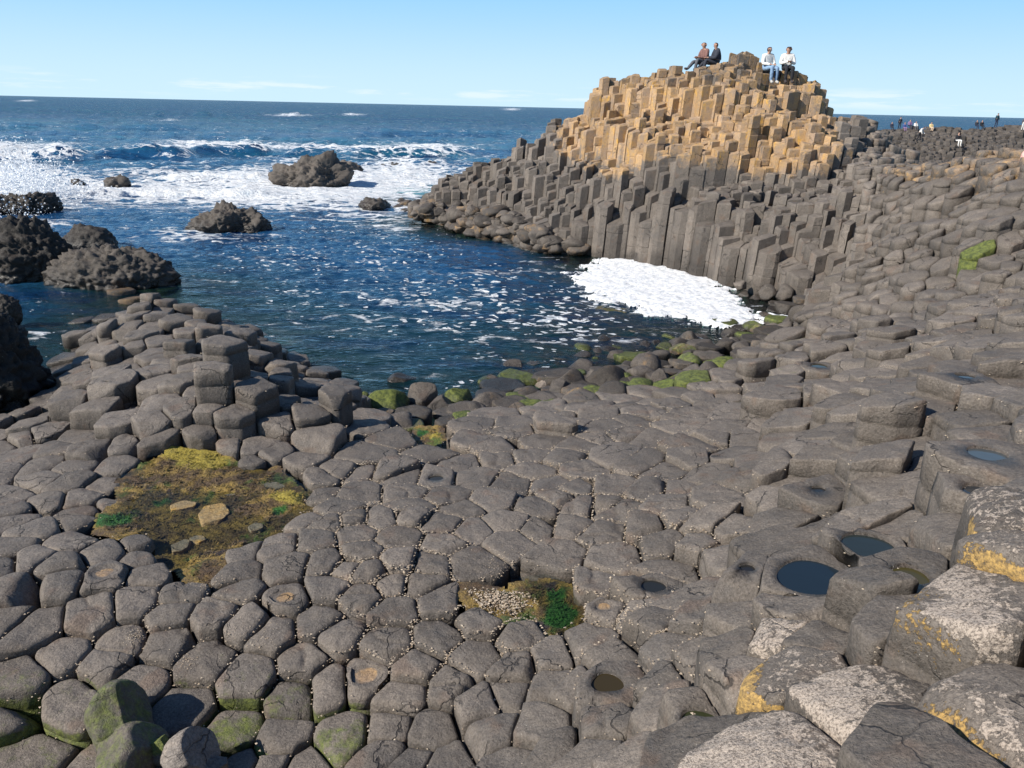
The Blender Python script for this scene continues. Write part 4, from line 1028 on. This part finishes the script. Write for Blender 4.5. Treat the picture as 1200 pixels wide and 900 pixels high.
def bed(name, P, zw, label, yspots, gspots, depth=.005, hum=.05):
    P_ = np.array(P); xs = np.arange(P_[:, 0].min()-.35, P_[:, 0].max()+.35, .03); ys = np.arange(P_[:, 1].min()-.35, P_[:, 1].max()+.35, .03)
    V2, Fg = grid_mesh(xs, ys); Q = np.c_[V2, V2[:, 0]*0]
    z = zw-depth-(.05 if name == 'green_weed' else 0)+hum*fbm(Q, 1.8, 3, 3)*1.6+.05*np.abs(fbm(Q, 7, 3, 9))+.018*fbm(Q, 22, 2, 12)
    A = np.zeros((len(V2), 3))
    big = [(cx0+(a-cx0)*1.1, cy0+(b-cy0)*1.1) for cx0, cy0 in [P_.mean(0)] for a, b in P]
    ins = np.array([inpoly(a, b, P) or polydist(a, b, P) < .12 for a, b in V2]); Fg = Fg[ins[Fg].all(1)]
    for (px, py, r, a) in yspots:
        c0 = at_z(px, py, zw); e = np.exp(-(np.hypot(V2[:, 0]-c0.x, V2[:, 1]-c0.y)/r)**2); A[:, 0] += a*e; z += .07*e*a
    for (px, py, r, a) in gspots:
        c0 = at_z(px, py, zw); A[:, 1] += a*np.exp(-(np.hypot(V2[:, 0]-c0.x, V2[:, 1]-c0.y)/r)**2)
    o = new_obj(name, mesh_np(name, np.c_[V2, z], Fg, msw, attrs={'mask_a': A})); tag(o, label, 'seaweed', kind='stuff')
    V = [(a, b, 0) for a, b in P]; cxy = P_.mean(0)
    P = P if sum((P[i-1][0]*P[i][1]-P[i][0]*P[i-1][1]) for i in range(len(P))) > 0 else P[::-1]
    V = [(cxy[0]+(a-cxy[0])*1.12, cxy[1]+(b-cxy[1])*1.12, zw+(.02 if name == 'seaweed' else 0)) for a, b in P]
    o = new_obj('pool_water', mesh_np('pool_water', V, [tuple(range(len(V)))], mpw)); tag(o, None, None, kind='structure')
    # fronds: many small curled leaves standing in the weed
    return V2, z, P

for (P, zw, nm, lab, ys_, gs_, n) in [(POOLS[0], POOLZ[0], 'seaweed', 'brown, ochre and green seaweed carpeting the large shallow pool', [(215,530,.30,1),(240,545,.35,.9),(330,585,.22,.7),(345,590,.15,.6),(285,575,.2,.5)], [(135,612,.2,1.1),(190,588,.16,.7),(330,600,.12,.8),(270,600,.12,.6),(225,655,.1,.8)], 9000),
      (POOLS[1], POOLZ[1], 'green_weed', 'vivid green weed in the small dark pool amid the columns', [], [(650,690,.13,.8),(660,712,.16,1.0),(655,724,.10,.9)], 1200),
      (POOLS[2], POOLZ[2], 'shell_bed_weed', 'dark weed beneath the shell litter left of the green weed pool', [], [(560,700,.1,.3)], 400),
      (POOLS[3], POOLZ[3], 'cove_weed', 'yellow-green weed in the tiny pool by the near cove', [(510,514,.12,1)], [(495,508,.12,.8)], 300)]:
    V2, z, P_ = bed(nm, P, zw, lab, ys_, gs_, hum=.05 if nm == 'seaweed' else .03)
    mask = np.array([inpoly(a, b, P) for a, b in V2]); idx = np.where(mask)[0]
    pk = RNG.choice(idx, n); base = np.c_[V2, z][pk]+np.c_[RNG.normal(size=(n, 2))*.012, np.zeros(n)]
    a = RNG.uniform(0, 6.28, n); L = RNG.uniform(.012, .034, n); wd = L*.22
    dx = np.c_[np.cos(a), np.sin(a), np.zeros(n)]; sx2 = np.c_[-np.sin(a), np.cos(a), np.zeros(n)]
    upv = np.array([0, 0, 1.])
    v0 = base+sx2*wd[:, None]; v1 = base-sx2*wd[:, None]; v2 = base-sx2*wd[:, None]*.6+dx*L[:, None]+upv*L[:, None]*RNG.uniform(.1, .8, n)[:, None]; v3 = v2+sx2*wd[:, None]*1.2
    VV = np.stack([v0, v1, v2, v3], 1).reshape(-1, 3); FF = np.arange(n*4).reshape(-1, 4)
    cc_ = np.zeros((n*4, 3)); 
    for (px, py, r, am) in ys_:
        c0 = at_z(px, py, zw); cc_[:, 0] += am*np.exp(-(np.hypot(VV[:, 0]-c0.x, VV[:, 1]-c0.y)/r)**2)
    for (px, py, r, am) in gs_:
        c0 = at_z(px, py, zw); cc_[:, 1] += am*np.exp(-(np.hypot(VV[:, 0]-c0.x, VV[:, 1]-c0.y)/r)**2)
    tag(new_obj('weed_fronds', mesh_np('weed_fronds', VV, FF, msw, attrs={'mask_a': cc_})), 'small curled fronds of weed growing in a rock pool', 'seaweed', kind='stuff')
# pale flat stones lying in the large pool
for k, (px, py, wz, lab) in enumerate([(172,565,34,'pale ochre flat stone at the left of the seaweed pool'),(250,602,40,'largest pale ochre stone, centre of the seaweed pool'),(214,593,26,'pale ochre stone left of the largest one'),(280,572,34,'long pale ochre stone below the yellow weed'),
       (216,571,20,'small pale ochre stone mid pool'),(246,566,22,'pale ochre stone under the yellow hump of weed'),(300,618,18,'small pale stone at the lower right of the pool'),(270,578,16,'small tilted pale stone in the brown weed'),(320,570,24,'pale stone at the right margin of the seaweed pool'),(212,640,24,'brown stone at the lower tip of the seaweed pool'),(232,632,16,'little brown stone at the lower tip of the pool')]):
    P = at_z(px, py, POOLZ[0]); d = (P-CAM).dot(fw); s = wz/F*d/2
    o = boulder('pool_stone', (P.x, P.y, POOLZ[0]-.015), (s*1.15, s*.85, .045), rot=px, sub=4, style='slab', seed=300+k, tint=1.7, tan=.9 if 'ochre' in lab else .4, rough=.05, wet=None, mat=M_PS if 'M_PS' in globals() else None)
    tag(o, lab, 'stone', 'flat stones in the seaweed pool')

# ------------------------------------------------------------------ broken shells and grit in the joints
sp_ = []; ss = []
for c in cols:
    if c['tower'] or c['d'] > 12.5 or c['cnt'] == 0: continue
    px, py = c['px'], c['py']
    dens = 6+70*sstep(330, 420, px)*(1-sstep(760, 880, px))*sstep(470, 500, py)*(1-sstep(740, 820, py)) + 6*(px > 820 and py < 600)+ 8*(px < 420 and py > 680)
    P = c['poly']; n = len(P)
    for _ in range(int(dens*random.uniform(.3, 1.5))):
        k = random.randrange(n); a, b_ = P[k], P[k-1]; tt = random.random()
        ins_ = 1-abs(random.gauss(0, .035))
        x = (a[0]+(b_[0]-a[0])*tt)*ins_; y = (a[1]+(b_[1]-a[1])*tt)*ins_
        z = c['zt']+x*c['tilt'][0]+y*c['tilt'][1]-random.uniform(.004, .05)
        sp_.append((c['x']+x, c['y']+y, z)); ss.append(random.choice([.004, .005, .007, .007, .010])*(1+.06*c['d']))
P2 = POOLS[2]
for _ in range(1400):
    a = at_z(random.gauss(590, 28), random.gauss(704, 11), POOLZ[2])
    if inpoly(a.x, a.y, P2): sp_.append((a.x, a.y, POOLZ[2]+.02+random.uniform(-.02, .02))); ss.append(random.uniform(.006, .016))
for (gx0, gy0, s0, n) in [(243,680,10,260),(232,640,8,80),(160,745,7,140),(215,775,7,120),(590,662,16,200),(300,745,14,120)]:
    for _ in range(n):
        H_, k2 = hit_px(random.gauss(gx0, s0), random.gauss(gy0, s0*.8))
        if H_ is not None: sp_.append((H_.x, H_.y, H_.z+.003)); ss.append(random.uniform(.003, .008))
msh = simple_mat('shell', (.52, .44, .34), .7, 40, (.30, .22, .15))
tag(new_obj('shell_fragments', scatter_mesh(sp_, ss, 'shell_fragments', msh, True)), 'crushed pale shells and grit caught in the joints between columns', 'shells', kind='stuff')
# ------------------------------------------------------------------ far arm of the causeway
def far_h(x, y):
    # crest line and slope toward the camera
    t_ = sstep(50, 80, y); az_ = x/y
    cz_ = 3.25+.5*sstep(.53, .62, az_)+.35*sstep(.62, .70, az_)
    h = 1.0+(cz_-1.0)*t_**.8
    left = sstep(.385, .43, az_)
    return h*left - 3*(1-left) - 6*sstep(95, 102, y)
fv = []; ff = []; fa = []; row = 0; y = 48
while y < 98:
    s = .60*y/70; x = .37*y
    while x < .82*y:
        X_, Y_ = x+random.gauss(0, .1), y+random.gauss(0, .1)
        h = float(far_h(X_, np.array(Y_)))+random.gauss(0, .10)+.55*float(vnoise([[X_*.16, Y_*.16, 0]], 1, 3)[0])+.25*float(vnoise([[X_*.5, Y_*.5, 0]], 1, 6)[0])
        if h > .1:
            b = len(fv); n = 6; r = s*.56; ph = random.random(); tn_ = random.uniform(.55, 1.0)
            for (rr, zz2) in ((.55, .05), (.9, 0), (1.0, -.12), (1.0, -1.6)):
                for k in range(n):
                    a = ph+k*math.pi/3; fv.append((X_+r*rr*math.cos(a), Y_+r*rr*math.sin(a), h+zz2+random.gauss(0, .03 if zz2 > -1 else 0)))
            ff.append(tuple(b+k for k in range(n)))
            for q in range(3):
                for k in range(n): ff.append((b+q*n+k, b+(q+1)*n+k, b+(q+1)*n+(k+1) % n, b+q*n+(k+1) % n))
            fa += [(tn_*.72, .06, 0)]*(4*n)
        x += s
    y += s*.866; row += 1
me = mesh_np('far_causeway_columns', fv, ff, M_BAS, False, {'mask_a': np.array(fa), 'mask_b': np.zeros((len(fa), 3))})
tag(new_obj('far_causeway_columns', me), 'dark distant arm of the causeway where visitors walk', 'rock', kind='stuff')
bvh_far = BVHTree.FromPolygons(fv, ff)

# ------------------------------------------------------------------ people
def pmat(name, col, rough=.85): return simple_mat(name, col, rough, 12, tuple(c*.75 for c in col))
MP = dict(skin=pmat('skin', (.55, .33, .24), .6), skin_tan=pmat('skin_tan', (.42, .24, .17), .6), red_hair=pmat('dark_red_hair', (.055, .018, .012)), grey_hair=pmat('grey_hair', (.22, .19, .17)), dark_hair=pmat('dark_hair', (.02, .016, .013)),
  white=pmat('white_cloth', (.78, .76, .72)), cream=pmat('cream_cloth', (.70, .52, .36)), jeans=pmat('pale_jeans', (.22, .34, .50)), black=pmat('black_cloth', (.018, .019, .024)), navy=pmat('navy_cloth', (.025, .035, .07)),
  slate=pmat('slate_cloth', (.035, .04, .055)), pinkbrown=pmat('pink_brown_cloth', (.20, .105, .09)), grey=pmat('grey_cloth', (.10, .105, .12)), shoe=pmat('shoe', (.06, .05, .05)), paleshoe=pmat('pale_shoe', (.45, .44, .42)),
  bluecloth=pmat('blue_cloth', (.06, .10, .28)), mauve=pmat('mauve_cloth', (.25, .16, .30)), teal=pmat('dark_teal_cloth', (.03, .07, .09)), mint=pmat('mint_cloth', (.5, .62, .5)), pink=pmat('pink_cloth', (.72, .42, .36)), yellowish=pmat('pale_yellow_cloth', (.75, .60, .30)))
def skeleton(pose):
    J = {}; 
    if pose == 'sit_front' or pose == 'sit_hands':
        J = dict(pelvis=(0, 0, .11), belly=(0, .01, .27), chest=(0, .0, .42), neck=(0, -.02, .56), chin=(0, -.03, .62), head=(0, -.045, .70), crown=(0, -.03, .76))
        for s, n in ((-1, 'l'), (1, 'r')):
            J.update({'hip'+n: (.09*s, -.03, .10), 'knee'+n: (.105*s, -.44, .115), 'ankle'+n: (.10*s, -.43, -.30), 'toe'+n: (.115*s, -.56, -.36), 'sho'+n: (.17*s, .0, .50), 'elb'+n: (.235*s, -.07, .25), 'wri'+n: (.10*s if pose == 'sit_front' else .045*s, -.27, .22 if pose == 'sit_front' else .30)})
    elif pose == 'sit_side':    # facing -x, legs stretched down ahead
        J = dict(pelvis=(0, 0, .11), belly=(.01, 0, .27), chest=(-.03, .0, .42), neck=(-.06, 0, .55), chin=(-.08, 0, .61), head=(-.095, 0, .69), crown=(-.08, 0, .75))
        for s, n in ((-1, 'l'), (1, 'r')):
            J.update({'hip'+n: (-.03, .09*s, .10), 'knee'+n: (-.42, .10*s, .20 if s < 0 else .13), 'ankle'+n: (-.66 if s > 0 else -.50, .10*s, -.12 if s > 0 else -.2), 'toe'+n: (-.78 if s > 0 else -.63, .11*s, -.10 if s > 0 else -.25), 'sho'+n: (-.03, .165*s, .49), 'elb'+n: (-.13, .20*s, .26), 'wri'+n: (-.33, .10*s, .27)})
    else:
        bend = .30 if pose == 'bend' else 0; step = .16 if pose in ('walk', 'bend') else .05
        J = dict(pelvis=(0, 0, .93), belly=(0, -bend*.2, 1.09), chest=(0, -bend*.55, 1.24), neck=(0, -.02-bend*.95, 1.40-bend*.15), chin=(0, -.03-bend*1.1, 1.47-bend*.2), head=(0, -.045-bend*1.25, 1.56-bend*.25), crown=(0, -.03-bend*1.35, 1.63-bend*.3))
        for s, n in ((-1, 'l'), (1, 'r')):
            J.update({'hip'+n: (.09*s, 0, .90), 'knee'+n: (.10*s, -step*s*.5-.03, .49), 'ankle'+n: (.10*s, -step*s*.9+.03, .09), 'toe'+n: (.12*s, -step*s*.9-.12, .03), 'sho'+n: (.17*s, -bend*.62, 1.34-bend*.1), 'elb'+n: (.235*s, .02*s-bend*.7, 1.07), 'wri'+n: (.23*s, -.06*s-.05-bend*1.1, .84)})
    E = [('pelvis','belly'),('belly','chest'),('chest','neck'),('neck','chin'),('chin','head'),('head','crown')]
    for n in 'lr': E += [('pelvis','hip'+n),('hip'+n,'knee'+n),('knee'+n,'ankle'+n),('ankle'+n,'toe'+n),('chest','sho'+n),('sho'+n,'elb'+n),('elb'+n,'wri'+n)]
    Rr = dict(pelvis=.125, belly=.115, chest=.125, neck=.05, chin=.062, head=.088, crown=.06, hip=.085, knee=.058, ankle=.038, toe=.034, sho=.062, elb=.040, wri=.026)
    return J, E, Rr
def person(loc, rotz, label, pose, shirt, trousers, hair='dark_hair', skin='skin', cap=None, shoes='shoe', group=None, scale=1.0, fingers=True, coat=False, shorts=False, look=0):
    J, E, Rr = skeleton(pose); names = list(J); vs = [Vector(J[n]) for n in names]; rad = [Rr.get(n if n in Rr else n[:-1], .05) for n in names]
    ed = [(names.index(a), names.index(b)) for a, b in E]; own_ = [a if a[:3] not in ('pel',) else a for a, b in E]
    if fingers:
        for n in 'lr':
            w_ = Vector(J['wri'+n]); e_ = Vector(J['elb'+n]); dr = (w_-e_).normalized(); sd2 = dr.cross(Vector((0, 0, 1))).normalized()*(1 if n == 'l' else -1)
            palm = w_+dr*.06; wi = names.index('wri'+n); pi = len(vs); vs.append(palm); rad.append(.026); ed.append((wi, pi)); names.append('hand')
            for q in range(4):
                a_ = palm+dr*.035+sd2*(.027-.018*q); b2 = a_+dr*(.040-.004*abs(q-1))+Vector((0, 0, -.012))
                vs += [a_, b2]; rad += [.010, .008]; ed += [(pi, len(vs)-2), (len(vs)-2, len(vs)-1)]; names += ['hand', 'hand']
            a_ = palm-dr*.015+sd2*.04; b2 = a_+dr*.035+sd2*.01; vs += [a_, b2]; rad += [.011, .009]; ed += [(pi, len(vs)-2), (len(vs)-2, len(vs)-1)]; names += ['hand', 'hand']
    me = bpy.data.meshes.new('person'); me.from_pydata([tuple(v) for v in vs], ed, []); tmp = bpy.data.objects.new('tmp_body', me); COL.objects.link(tmp)
    sk = tmp.modifiers.new('s', 'SKIN'); sk.use_smooth_shade = True
    for k, v in enumerate(me.skin_vertices[0].data): v.radius = (rad[k]*(1.25 if names[k] in ('pelvis', 'belly', 'chest') and pose != 'sit_side' else 1), rad[k]*(1.25 if names[k] in ('pelvis', 'belly', 'chest') and pose == 'sit_side' else .92)); v.use_root = (k == 0)
    sb = tmp.modifiers.new('u', 'SUBSURF'); sb.levels = 2 if fingers else 1; sb.render_levels = sb.levels
    dg = bpy.context.evaluated_depsgraph_get(); bm_ = bpy.data.meshes.new_from_object(tmp.evaluated_get(dg)); bpy.data.objects.remove(tmp)
    n = len(bm_.vertices); V = np.empty(n*3); bm_.vertices.foreach_get('co', V); V = V.reshape(-1, 3); N_ = np.array([v.normal[:] for v in bm_.vertices])
    Fc = [tuple(pp.vertices) for pp in bm_.polygons]
    # nearest bone
    best = np.full(n, 1e9); bid = np.zeros(n, int)
    for k, (a, b) in enumerate(ed):
        A_ = np.array(vs[a]); B_ = np.array(vs[b]); ab = B_-A_; tt = np.clip((V-A_)@ab/(ab@ab), 0, 1); dsq = np.linalg.norm(V-A_-tt[:, None]*ab, axis=1)/((rad[a]+rad[b])/2)**.6
        m_ = dsq < best; best[m_] = dsq[m_]; bid[m_] = k
    bone = [(names[a], names[b]) for a, b in ed]
    hd = Vector(J['head']); hv = Vector((-1, 0, 0)) if pose == 'sit_side' else Vector((0, -1, 0)); hv.rotate(Matrix.Rotation(look, 3, 'Z')); hvn = np.array(hv)
    # a nose and brow on the head
    dvec = V-(np.array(hd)+hvn*.085+np.array([0, 0, -.005])); V = V+hvn*(.028*np.exp(-(np.linalg.norm(dvec, axis=1)/.022)**2))[:, None]
    head_b = [k for k, (a, b) in enumerate(bone) if a in ('chin', 'head') or b == 'head']
    isb = lambda *ks: np.isin(bid, [k for k, (a, b) in enumerate(bone) if b.rstrip('lr') in ks or b in ks])
    body = new_obj('person', mesh_np('person', V, Fc, MP[skin])); body.location = loc; body.rotation_euler = (0, 0, rotz); body.scale = (scale,)*3
    tag(body, label, 'person', group)
    def cloth(nm, mask, mat, off=.012):
        fs_ = [f for f in Fc if sum(mask[i] for i in f) >= max(2, len(f)-1)]
        if not fs_: return
        u_ = sorted({i for f in fs_ for i in f}); mp_ = {a: i for i, a in enumerate(u_)}
        W_ = (V+N_*off)[u_]; W_ = W_+(fbm(W_, 14, 2, 5)*.008)[:, None]*N_[u_]
        new_obj(nm, mesh_np(nm, W_, [tuple(mp_[i] for i in f) for f in fs_], MP[mat]), body)
    kn = {n_: np.array(J[n_]) for n_ in J}
    torso = isb('belly', 'chest', 'sho', 'elb', 'wri') & ~isb('neck') | (isb('neck') & (V[:, 2] < J['neck'][2]-.02))
    legs = isb('hip', 'knee', 'ankle')
    pel = (np.isin(bid, [0])) & (V[:, 2] < (J['pelvis'][2]+J['belly'][2])/2)
    tr = (legs | pel)
    if shorts: tr = (isb('hip', 'knee') | pel)
    feet = isb('toe')
    cloth('trousers', tr & ~feet, trousers, .012); cloth('shirt', torso & ~pel, shirt, .016 if not coat else .03)
    for n_ in 'lr': cloth('shoe', np.isin(bid, [k for k, (a, b) in enumerate(bone) if b == 'toe'+n_]), shoes, .012)
    rel = V-np.array(hd); hair_m = isb('head', 'crown') & ((rel@hvn < .005) & (rel[:, 2] > -.06) | (rel[:, 2] > .035))
    cloth('hair', hair_m, hair, .014)
    if cap:
        cloth('cap', isb('head', 'crown') & (rel[:, 2] > .035), cap, .022)
        pk = [tuple(np.array(hd)+hvn*(.07+.07*math.sin(a))+np.array([hvn[1], -hvn[0], 0])*.07*math.cos(a)+np.array([0, 0, .06+dz])) for dz in (0, .008) for a in np.linspace(0, math.pi, 9)]
        new_obj('cap_peak', mesh_np('cap_peak', pk, [tuple(range(9)), tuple(range(17, 8, -1))]+[(k, (k+1) % 9, (k+1) % 9+9, k+9) for k in range(9)], MP[cap], False), body)
    if fingers:
        for s in (-1, 1):
            sv = np.array([hvn[1], -hvn[0], 0]); e0 = np.array(hd)+hvn*.083+sv*.031*s+np.array([0, 0, .012])
            V0, F0 = ICO[2]; new_obj('eye', mesh_np('eye', V0*.0055+e0, F0, MP['dark_hair']), body)
            V0, F0 = ICO[2]; e0 = np.array(hd)+sv*.088*s; new_obj('ear', mesh_np('ear', V0*[.014, .02, .03]+e0, F0, MP[skin]), body)
        m0 = np.array(hd)+hvn*.080+np.array([0, 0, -.045]); V0, F0 = ICO[2]; new_obj('mouth', mesh_np('mouth', V0*[.02, .02, .006]*.9+m0, F0, MP['pinkbrown']), body)
    return body
S = SEATS
person((S[0][0], S[0][1]-.02, S[0][2]+.0), .35, 'person in a white jumper and pale jeans with dark red hair, seated on the summit', 'sit_front', 'white', 'jeans', 'red_hair', shoes='paleshoe', look=.5, scale=1.12, group='people sitting on the stack')
person((S[1][0], S[1][1]-.02, S[1][2]+.0), -.05, 'person in a dark cap, pale top and black trousers, hands together, seated on the summit', 'sit_hands', 'white', 'black', 'dark_hair', skin='skin_tan', cap='navy', look=-.2, scale=1.12, group='people sitting on the stack')
person((S[2][0]-.04, S[2][1]+.25, S[2][2]+.03), .5, 'person with short grey hair and a pinkish brown top leaning beside the dark-coated one', 'sit_side', 'pinkbrown', 'grey', 'grey_hair', skin='skin_tan', look=.6, scale=1.12, group='people sitting on the stack')
person((S[3][0]-.08, S[3][1]-.12, S[3][2]+.0), .1, 'person in a dark slate coat with red-brown hair, legs stretched out, on the summit', 'sit_side', 'slate', 'slate', 'red_hair', skin='skin_tan', coat=True, look=.1, shoes='grey', scale=1.12, group='people sitting on the stack')
# a dark rucksack beside the seated pair
P = at_d(851, 75, 37.4)
def far_person(px, pyf, hpx, pose, label, rz=0, d=None, **kw):
    v = ray(px, pyf).normalized(); h = bvh_far.ray_cast(CAM, v, 300)
    if d is None and h[0] is not None: Pp = h[0]
    else:
        bb_ = None
        for q in range(80, 118):
            Pp = at_d(px, pyf, q); hd_ = bvh_far.ray_cast(Vector((Pp.x, Pp.y, 50)), Vector((0, 0, -1)), 100)
            if hd_[0] is not None:
                yy2 = float(proj([list(hd_[0])])[1][0])
                if bb_ is None or yy2 < bb_[0]: bb_ = (yy2, hd_[0])
        if bb_: Pp = bb_[1]
    dd_ = (Pp-CAM).dot(fw); tall = {'sit_front': 1.12, 'sit_side': 1.1}.get(pose, 1.72)
    sc = hpx/F*dd_/tall; sc = max(.8, min(1.25, sc))
    z = Pp.z + (.36*sc if pose.startswith('sit') else -.02)
    return person((Pp.x, Pp.y, z), rz, label, pose, fingers=False, scale=sc, group='visitors on the far arm of the causeway', **kw)
far_person(1167, 147, 17, 'stand', 'tall standing person in dark blue, highest on the far skyline', rz=.2, shirt='teal', trousers='navy')
far_person(1144, 148, 10, 'sit_front', 'person in grey-blue sitting on the far skyline left of the tall standing one', shirt='slate', trousers='navy')
far_person(1150, 148, 8, 'sit_front', 'smaller dark figure sitting right beside the grey-blue one', shirt='black', trousers='black')
far_person(1054, 148, 12, 'stand', 'dark upright figure at the left of the far crowd', shirt='slate', trousers='black')
far_person(1044, 153, 8, 'sit_front', 'crouching dark figure nearest the stack', shirt='navy', trousers='slate')
far_person(1059, 154, 9, 'sit_front', 'person in pale blue sitting in the far crowd', shirt='bluecloth', trousers='mauve')
far_person(1065, 152, 11, 'sit_front', 'person in mauve sitting in the far crowd', shirt='mauve', trousers='navy')
far_person(1072, 153, 7, 'sit_front', 'small figure with a white top in the far crowd', shirt='white', trousers='grey')
far_person(1076, 166, 17, 'bend', 'person in a white top and dark trousers climbing down the far rocks', rz=.8, shirt='white', trousers='black')
far_person(1090, 154, 10, 'sit_front', 'person in pale yellow sitting on the far crest', shirt='yellowish', trousers='cream')
far_person(1121, 171, 15, 'sit_front', 'person in black with white trousers sitting on the far slope', shirt='black', trousers='white', shoes='paleshoe')
far_person(1198, 153, 12, 'stand', 'dark-haired figure at the far right edge of the skyline', shirt='grey', trousers='white')
Pq = at_d(1199, 193, 21.5)
person((Pq.x+.02, Pq.y, Pq.z-.9), .9, 'nearer person in a pink and mint top cut off by the right edge', 'stand', 'pink', 'mint', 'dark_hair', fingers=True, scale=.85)

# ------------------------------------------------------------------ labels of the columns
LM = [((962,672),'the large blue-black rain pool'),((1021,643),'the grey-green rain pool'),((759,684),'the dark oval rain pool'),((723,801),'the gritty brown rain pool'),((655,705),'the vivid green weed pool'),((590,705),'the shell litter'),
  ((508,558),'the pale-rimmed rain pool'),((240,600),'the seaweed pool'),((124,671),'the upper left brown-centred column'),((338,697),'the lower brown-centred column'),((425,789),'the lowest brown-centred column'),((273,848),'the greenest column'),
  ((402,860),'the second green column'),((1012,800),'the broad white-crusted column'),((906,866),'the lowest white-crusted column'),((1172,808),'the big yellow-sided boulder column'),((1150,628),'the upper yellow-sided block'),
  ((261,396),'the tallest column of the point'),((650,490),'the tilted block by the cove'),((537,466),'the mossy cove boulder'),((640,447),'the cream-topped shore boulder'),((966,427),'the brown slope pool'),((812,845),'the murky pool'),
  ((732,440),'the green-topped shore boulder'),((1140,295),'the bright green slope patch'),((1166,533),'the sky-reflecting pool'),((1141,456),'the thin sliver pool'),((175,350),'the tip of the columned point'),((30,500),'the narrow channel'),((217,882),'the pinkish broken stone'),((895,345),'the foot of the stack'),((1100,200),'the saddle ridge')]
HL = {(962,672): None}
ORD = ['', 'second ', 'third ', 'fourth ', 'fifth ', 'sixth ', 'seventh ', 'eighth ', 'ninth ', 'tenth ']
usedl = set()
special = {'algae': 'green-stained domed column', 'dry': 'column with a dry brown hollow in its top', 'lich': 'column crusted with pale lichen'}
HN = {(273,848):'greenest column top, yellow-green algae over most of it',(402,860):'algae-ringed column top right of the greenest one',(344,813):'dark column top with weed tufts above the greenest pair',(290,792):'lightly green column top left of the weed-tufted one',(28,793):'faintly green column top at the lower left shadow',
 (80,816):'big cracked green-tinged column top by the lower left shadow',(160,800):'large smooth column top above the green-stained boulder',(143,748):'column top with pale barnacle scar on its left',(240,770):'domed column top with a small white barnacle scar',
 (1150,628):'upper white-topped block with bright yellow lichen on its side',(1196,660):'yellow-sided block cut by the right edge',(1133,713):'wide dark column with lichen-crusted left rim',(1172,808):'largest rounded block, white on top and yellow lichen down its side',(1012,800):'broad column top three-quarters covered in white lichen',
 (906,866):'lowest broad column top crusted white, cut by the bottom edge',(910,743):'little ledge column dabbed with white lichen',(928,780):'small ledge column with mustard yellow lichen face',(124,671):'column top with a dry brown hollow, left of the seaweed pool',(338,697):'column top with a dry brown hollow below the seaweed pool',
 (425,789):'broad column top with a pale brown dished centre',(713,709):'rimmed column top with a pin-sized hole at its centre',(261,396):'tallest bulbous column of the point',(277,378):'capping block behind the tallest column of the point',(245,450):'tall rounded column standing free on the point face',
 (270,473):'stout column right of the tall free-standing one',(304,462):'angular broken column at the right of the point face',(125,366):'flat block with a dark undercut side on the point',(650,490):'tilted block with a dark broken front face near the cove',(366,513):'upright grey column at the root of the point',(1047,490):'tall leaning column on the right slope'}
for c in pave+cliff: c['obj']['kind'] = 'thing'
for c in pave:
    he = c['hero']; o = c['obj']; o['category'] = 'column'; lab = None
    if he:
        key = min(HERO, key=lambda q: math.hypot(q[0]-c['px'], q[1]-c['py']))
        if 'pool' in he: lab = 'hollowed column holding the '+WL[he['pool'][1]].split(' in ')[0].split(' with ')[0].split(' on ')[0].split(' filling')[0].split(' beside')[0].split(' above')[0].split(' half')[0].split(' by ')[0].split(' nearest')[0]
        else: lab = HN.get(key)
        o['group'] = 'basalt columns of the causeway'
    if lab is None or lab in usedl:
        sides = NUMS.get(len(c['poly']), 'many'); best = None
        for (lx, ly), ln in LM:
            dx, dy = c['ix']-lx, c['iy']-ly; r = math.hypot(dx, dy)
            if r < 12: continue
            sec = ('right of' if dx > 0 else 'left of') if abs(dx) > abs(dy)*1.2 else ('below' if dy > 0 else 'above')
            rank = sum(1 for q in pave if q is not c and not q['hero'] and NUMS.get(len(q['poly']), 'many') == sides and math.hypot(q['ix']-lx, q['iy']-ly) < r and
                       (('right of' if q['ix']-lx > 0 else 'left of') if abs(q['ix']-lx) > abs(q['iy']-ly)*1.2 else ('below' if q['iy']-ly > 0 else 'above')) == sec)
            if rank < 10 and (best is None or (rank, r) < best[0]): best = ((rank, r), f"{ORD[rank]}nearest {sides}-sided grey column {sec} {ln}")
        lab = best[1] if best else f"{sides}-sided grey column far from any pool"
        o['group'] = 'basalt columns of the causeway'
    usedl.add(lab); o['label'] = lab
for c in cliff:
    o = c['obj']; o['category'] = 'column'; px, z = c['px'], c['zt']
    side = 'left shoulder' if px < 680 else 'middle' if px < 840 else 'right half' if px < 930 else 'right end'
    tone = 'tan' if c['A'][:, 1].mean() > .5 else 'partly tan' if c['A'][:, 1].max() > .45 else 'dark grey'
    tier = 'high on the' if z > 4.2 else 'midway up the' if z > 2.3 else 'low on the'
    o['label'] = f"{tone} upright prism-shaped column {tier} {side} of the stack"; o['group'] = f"{tone} columns {tier} {side} of the stack"
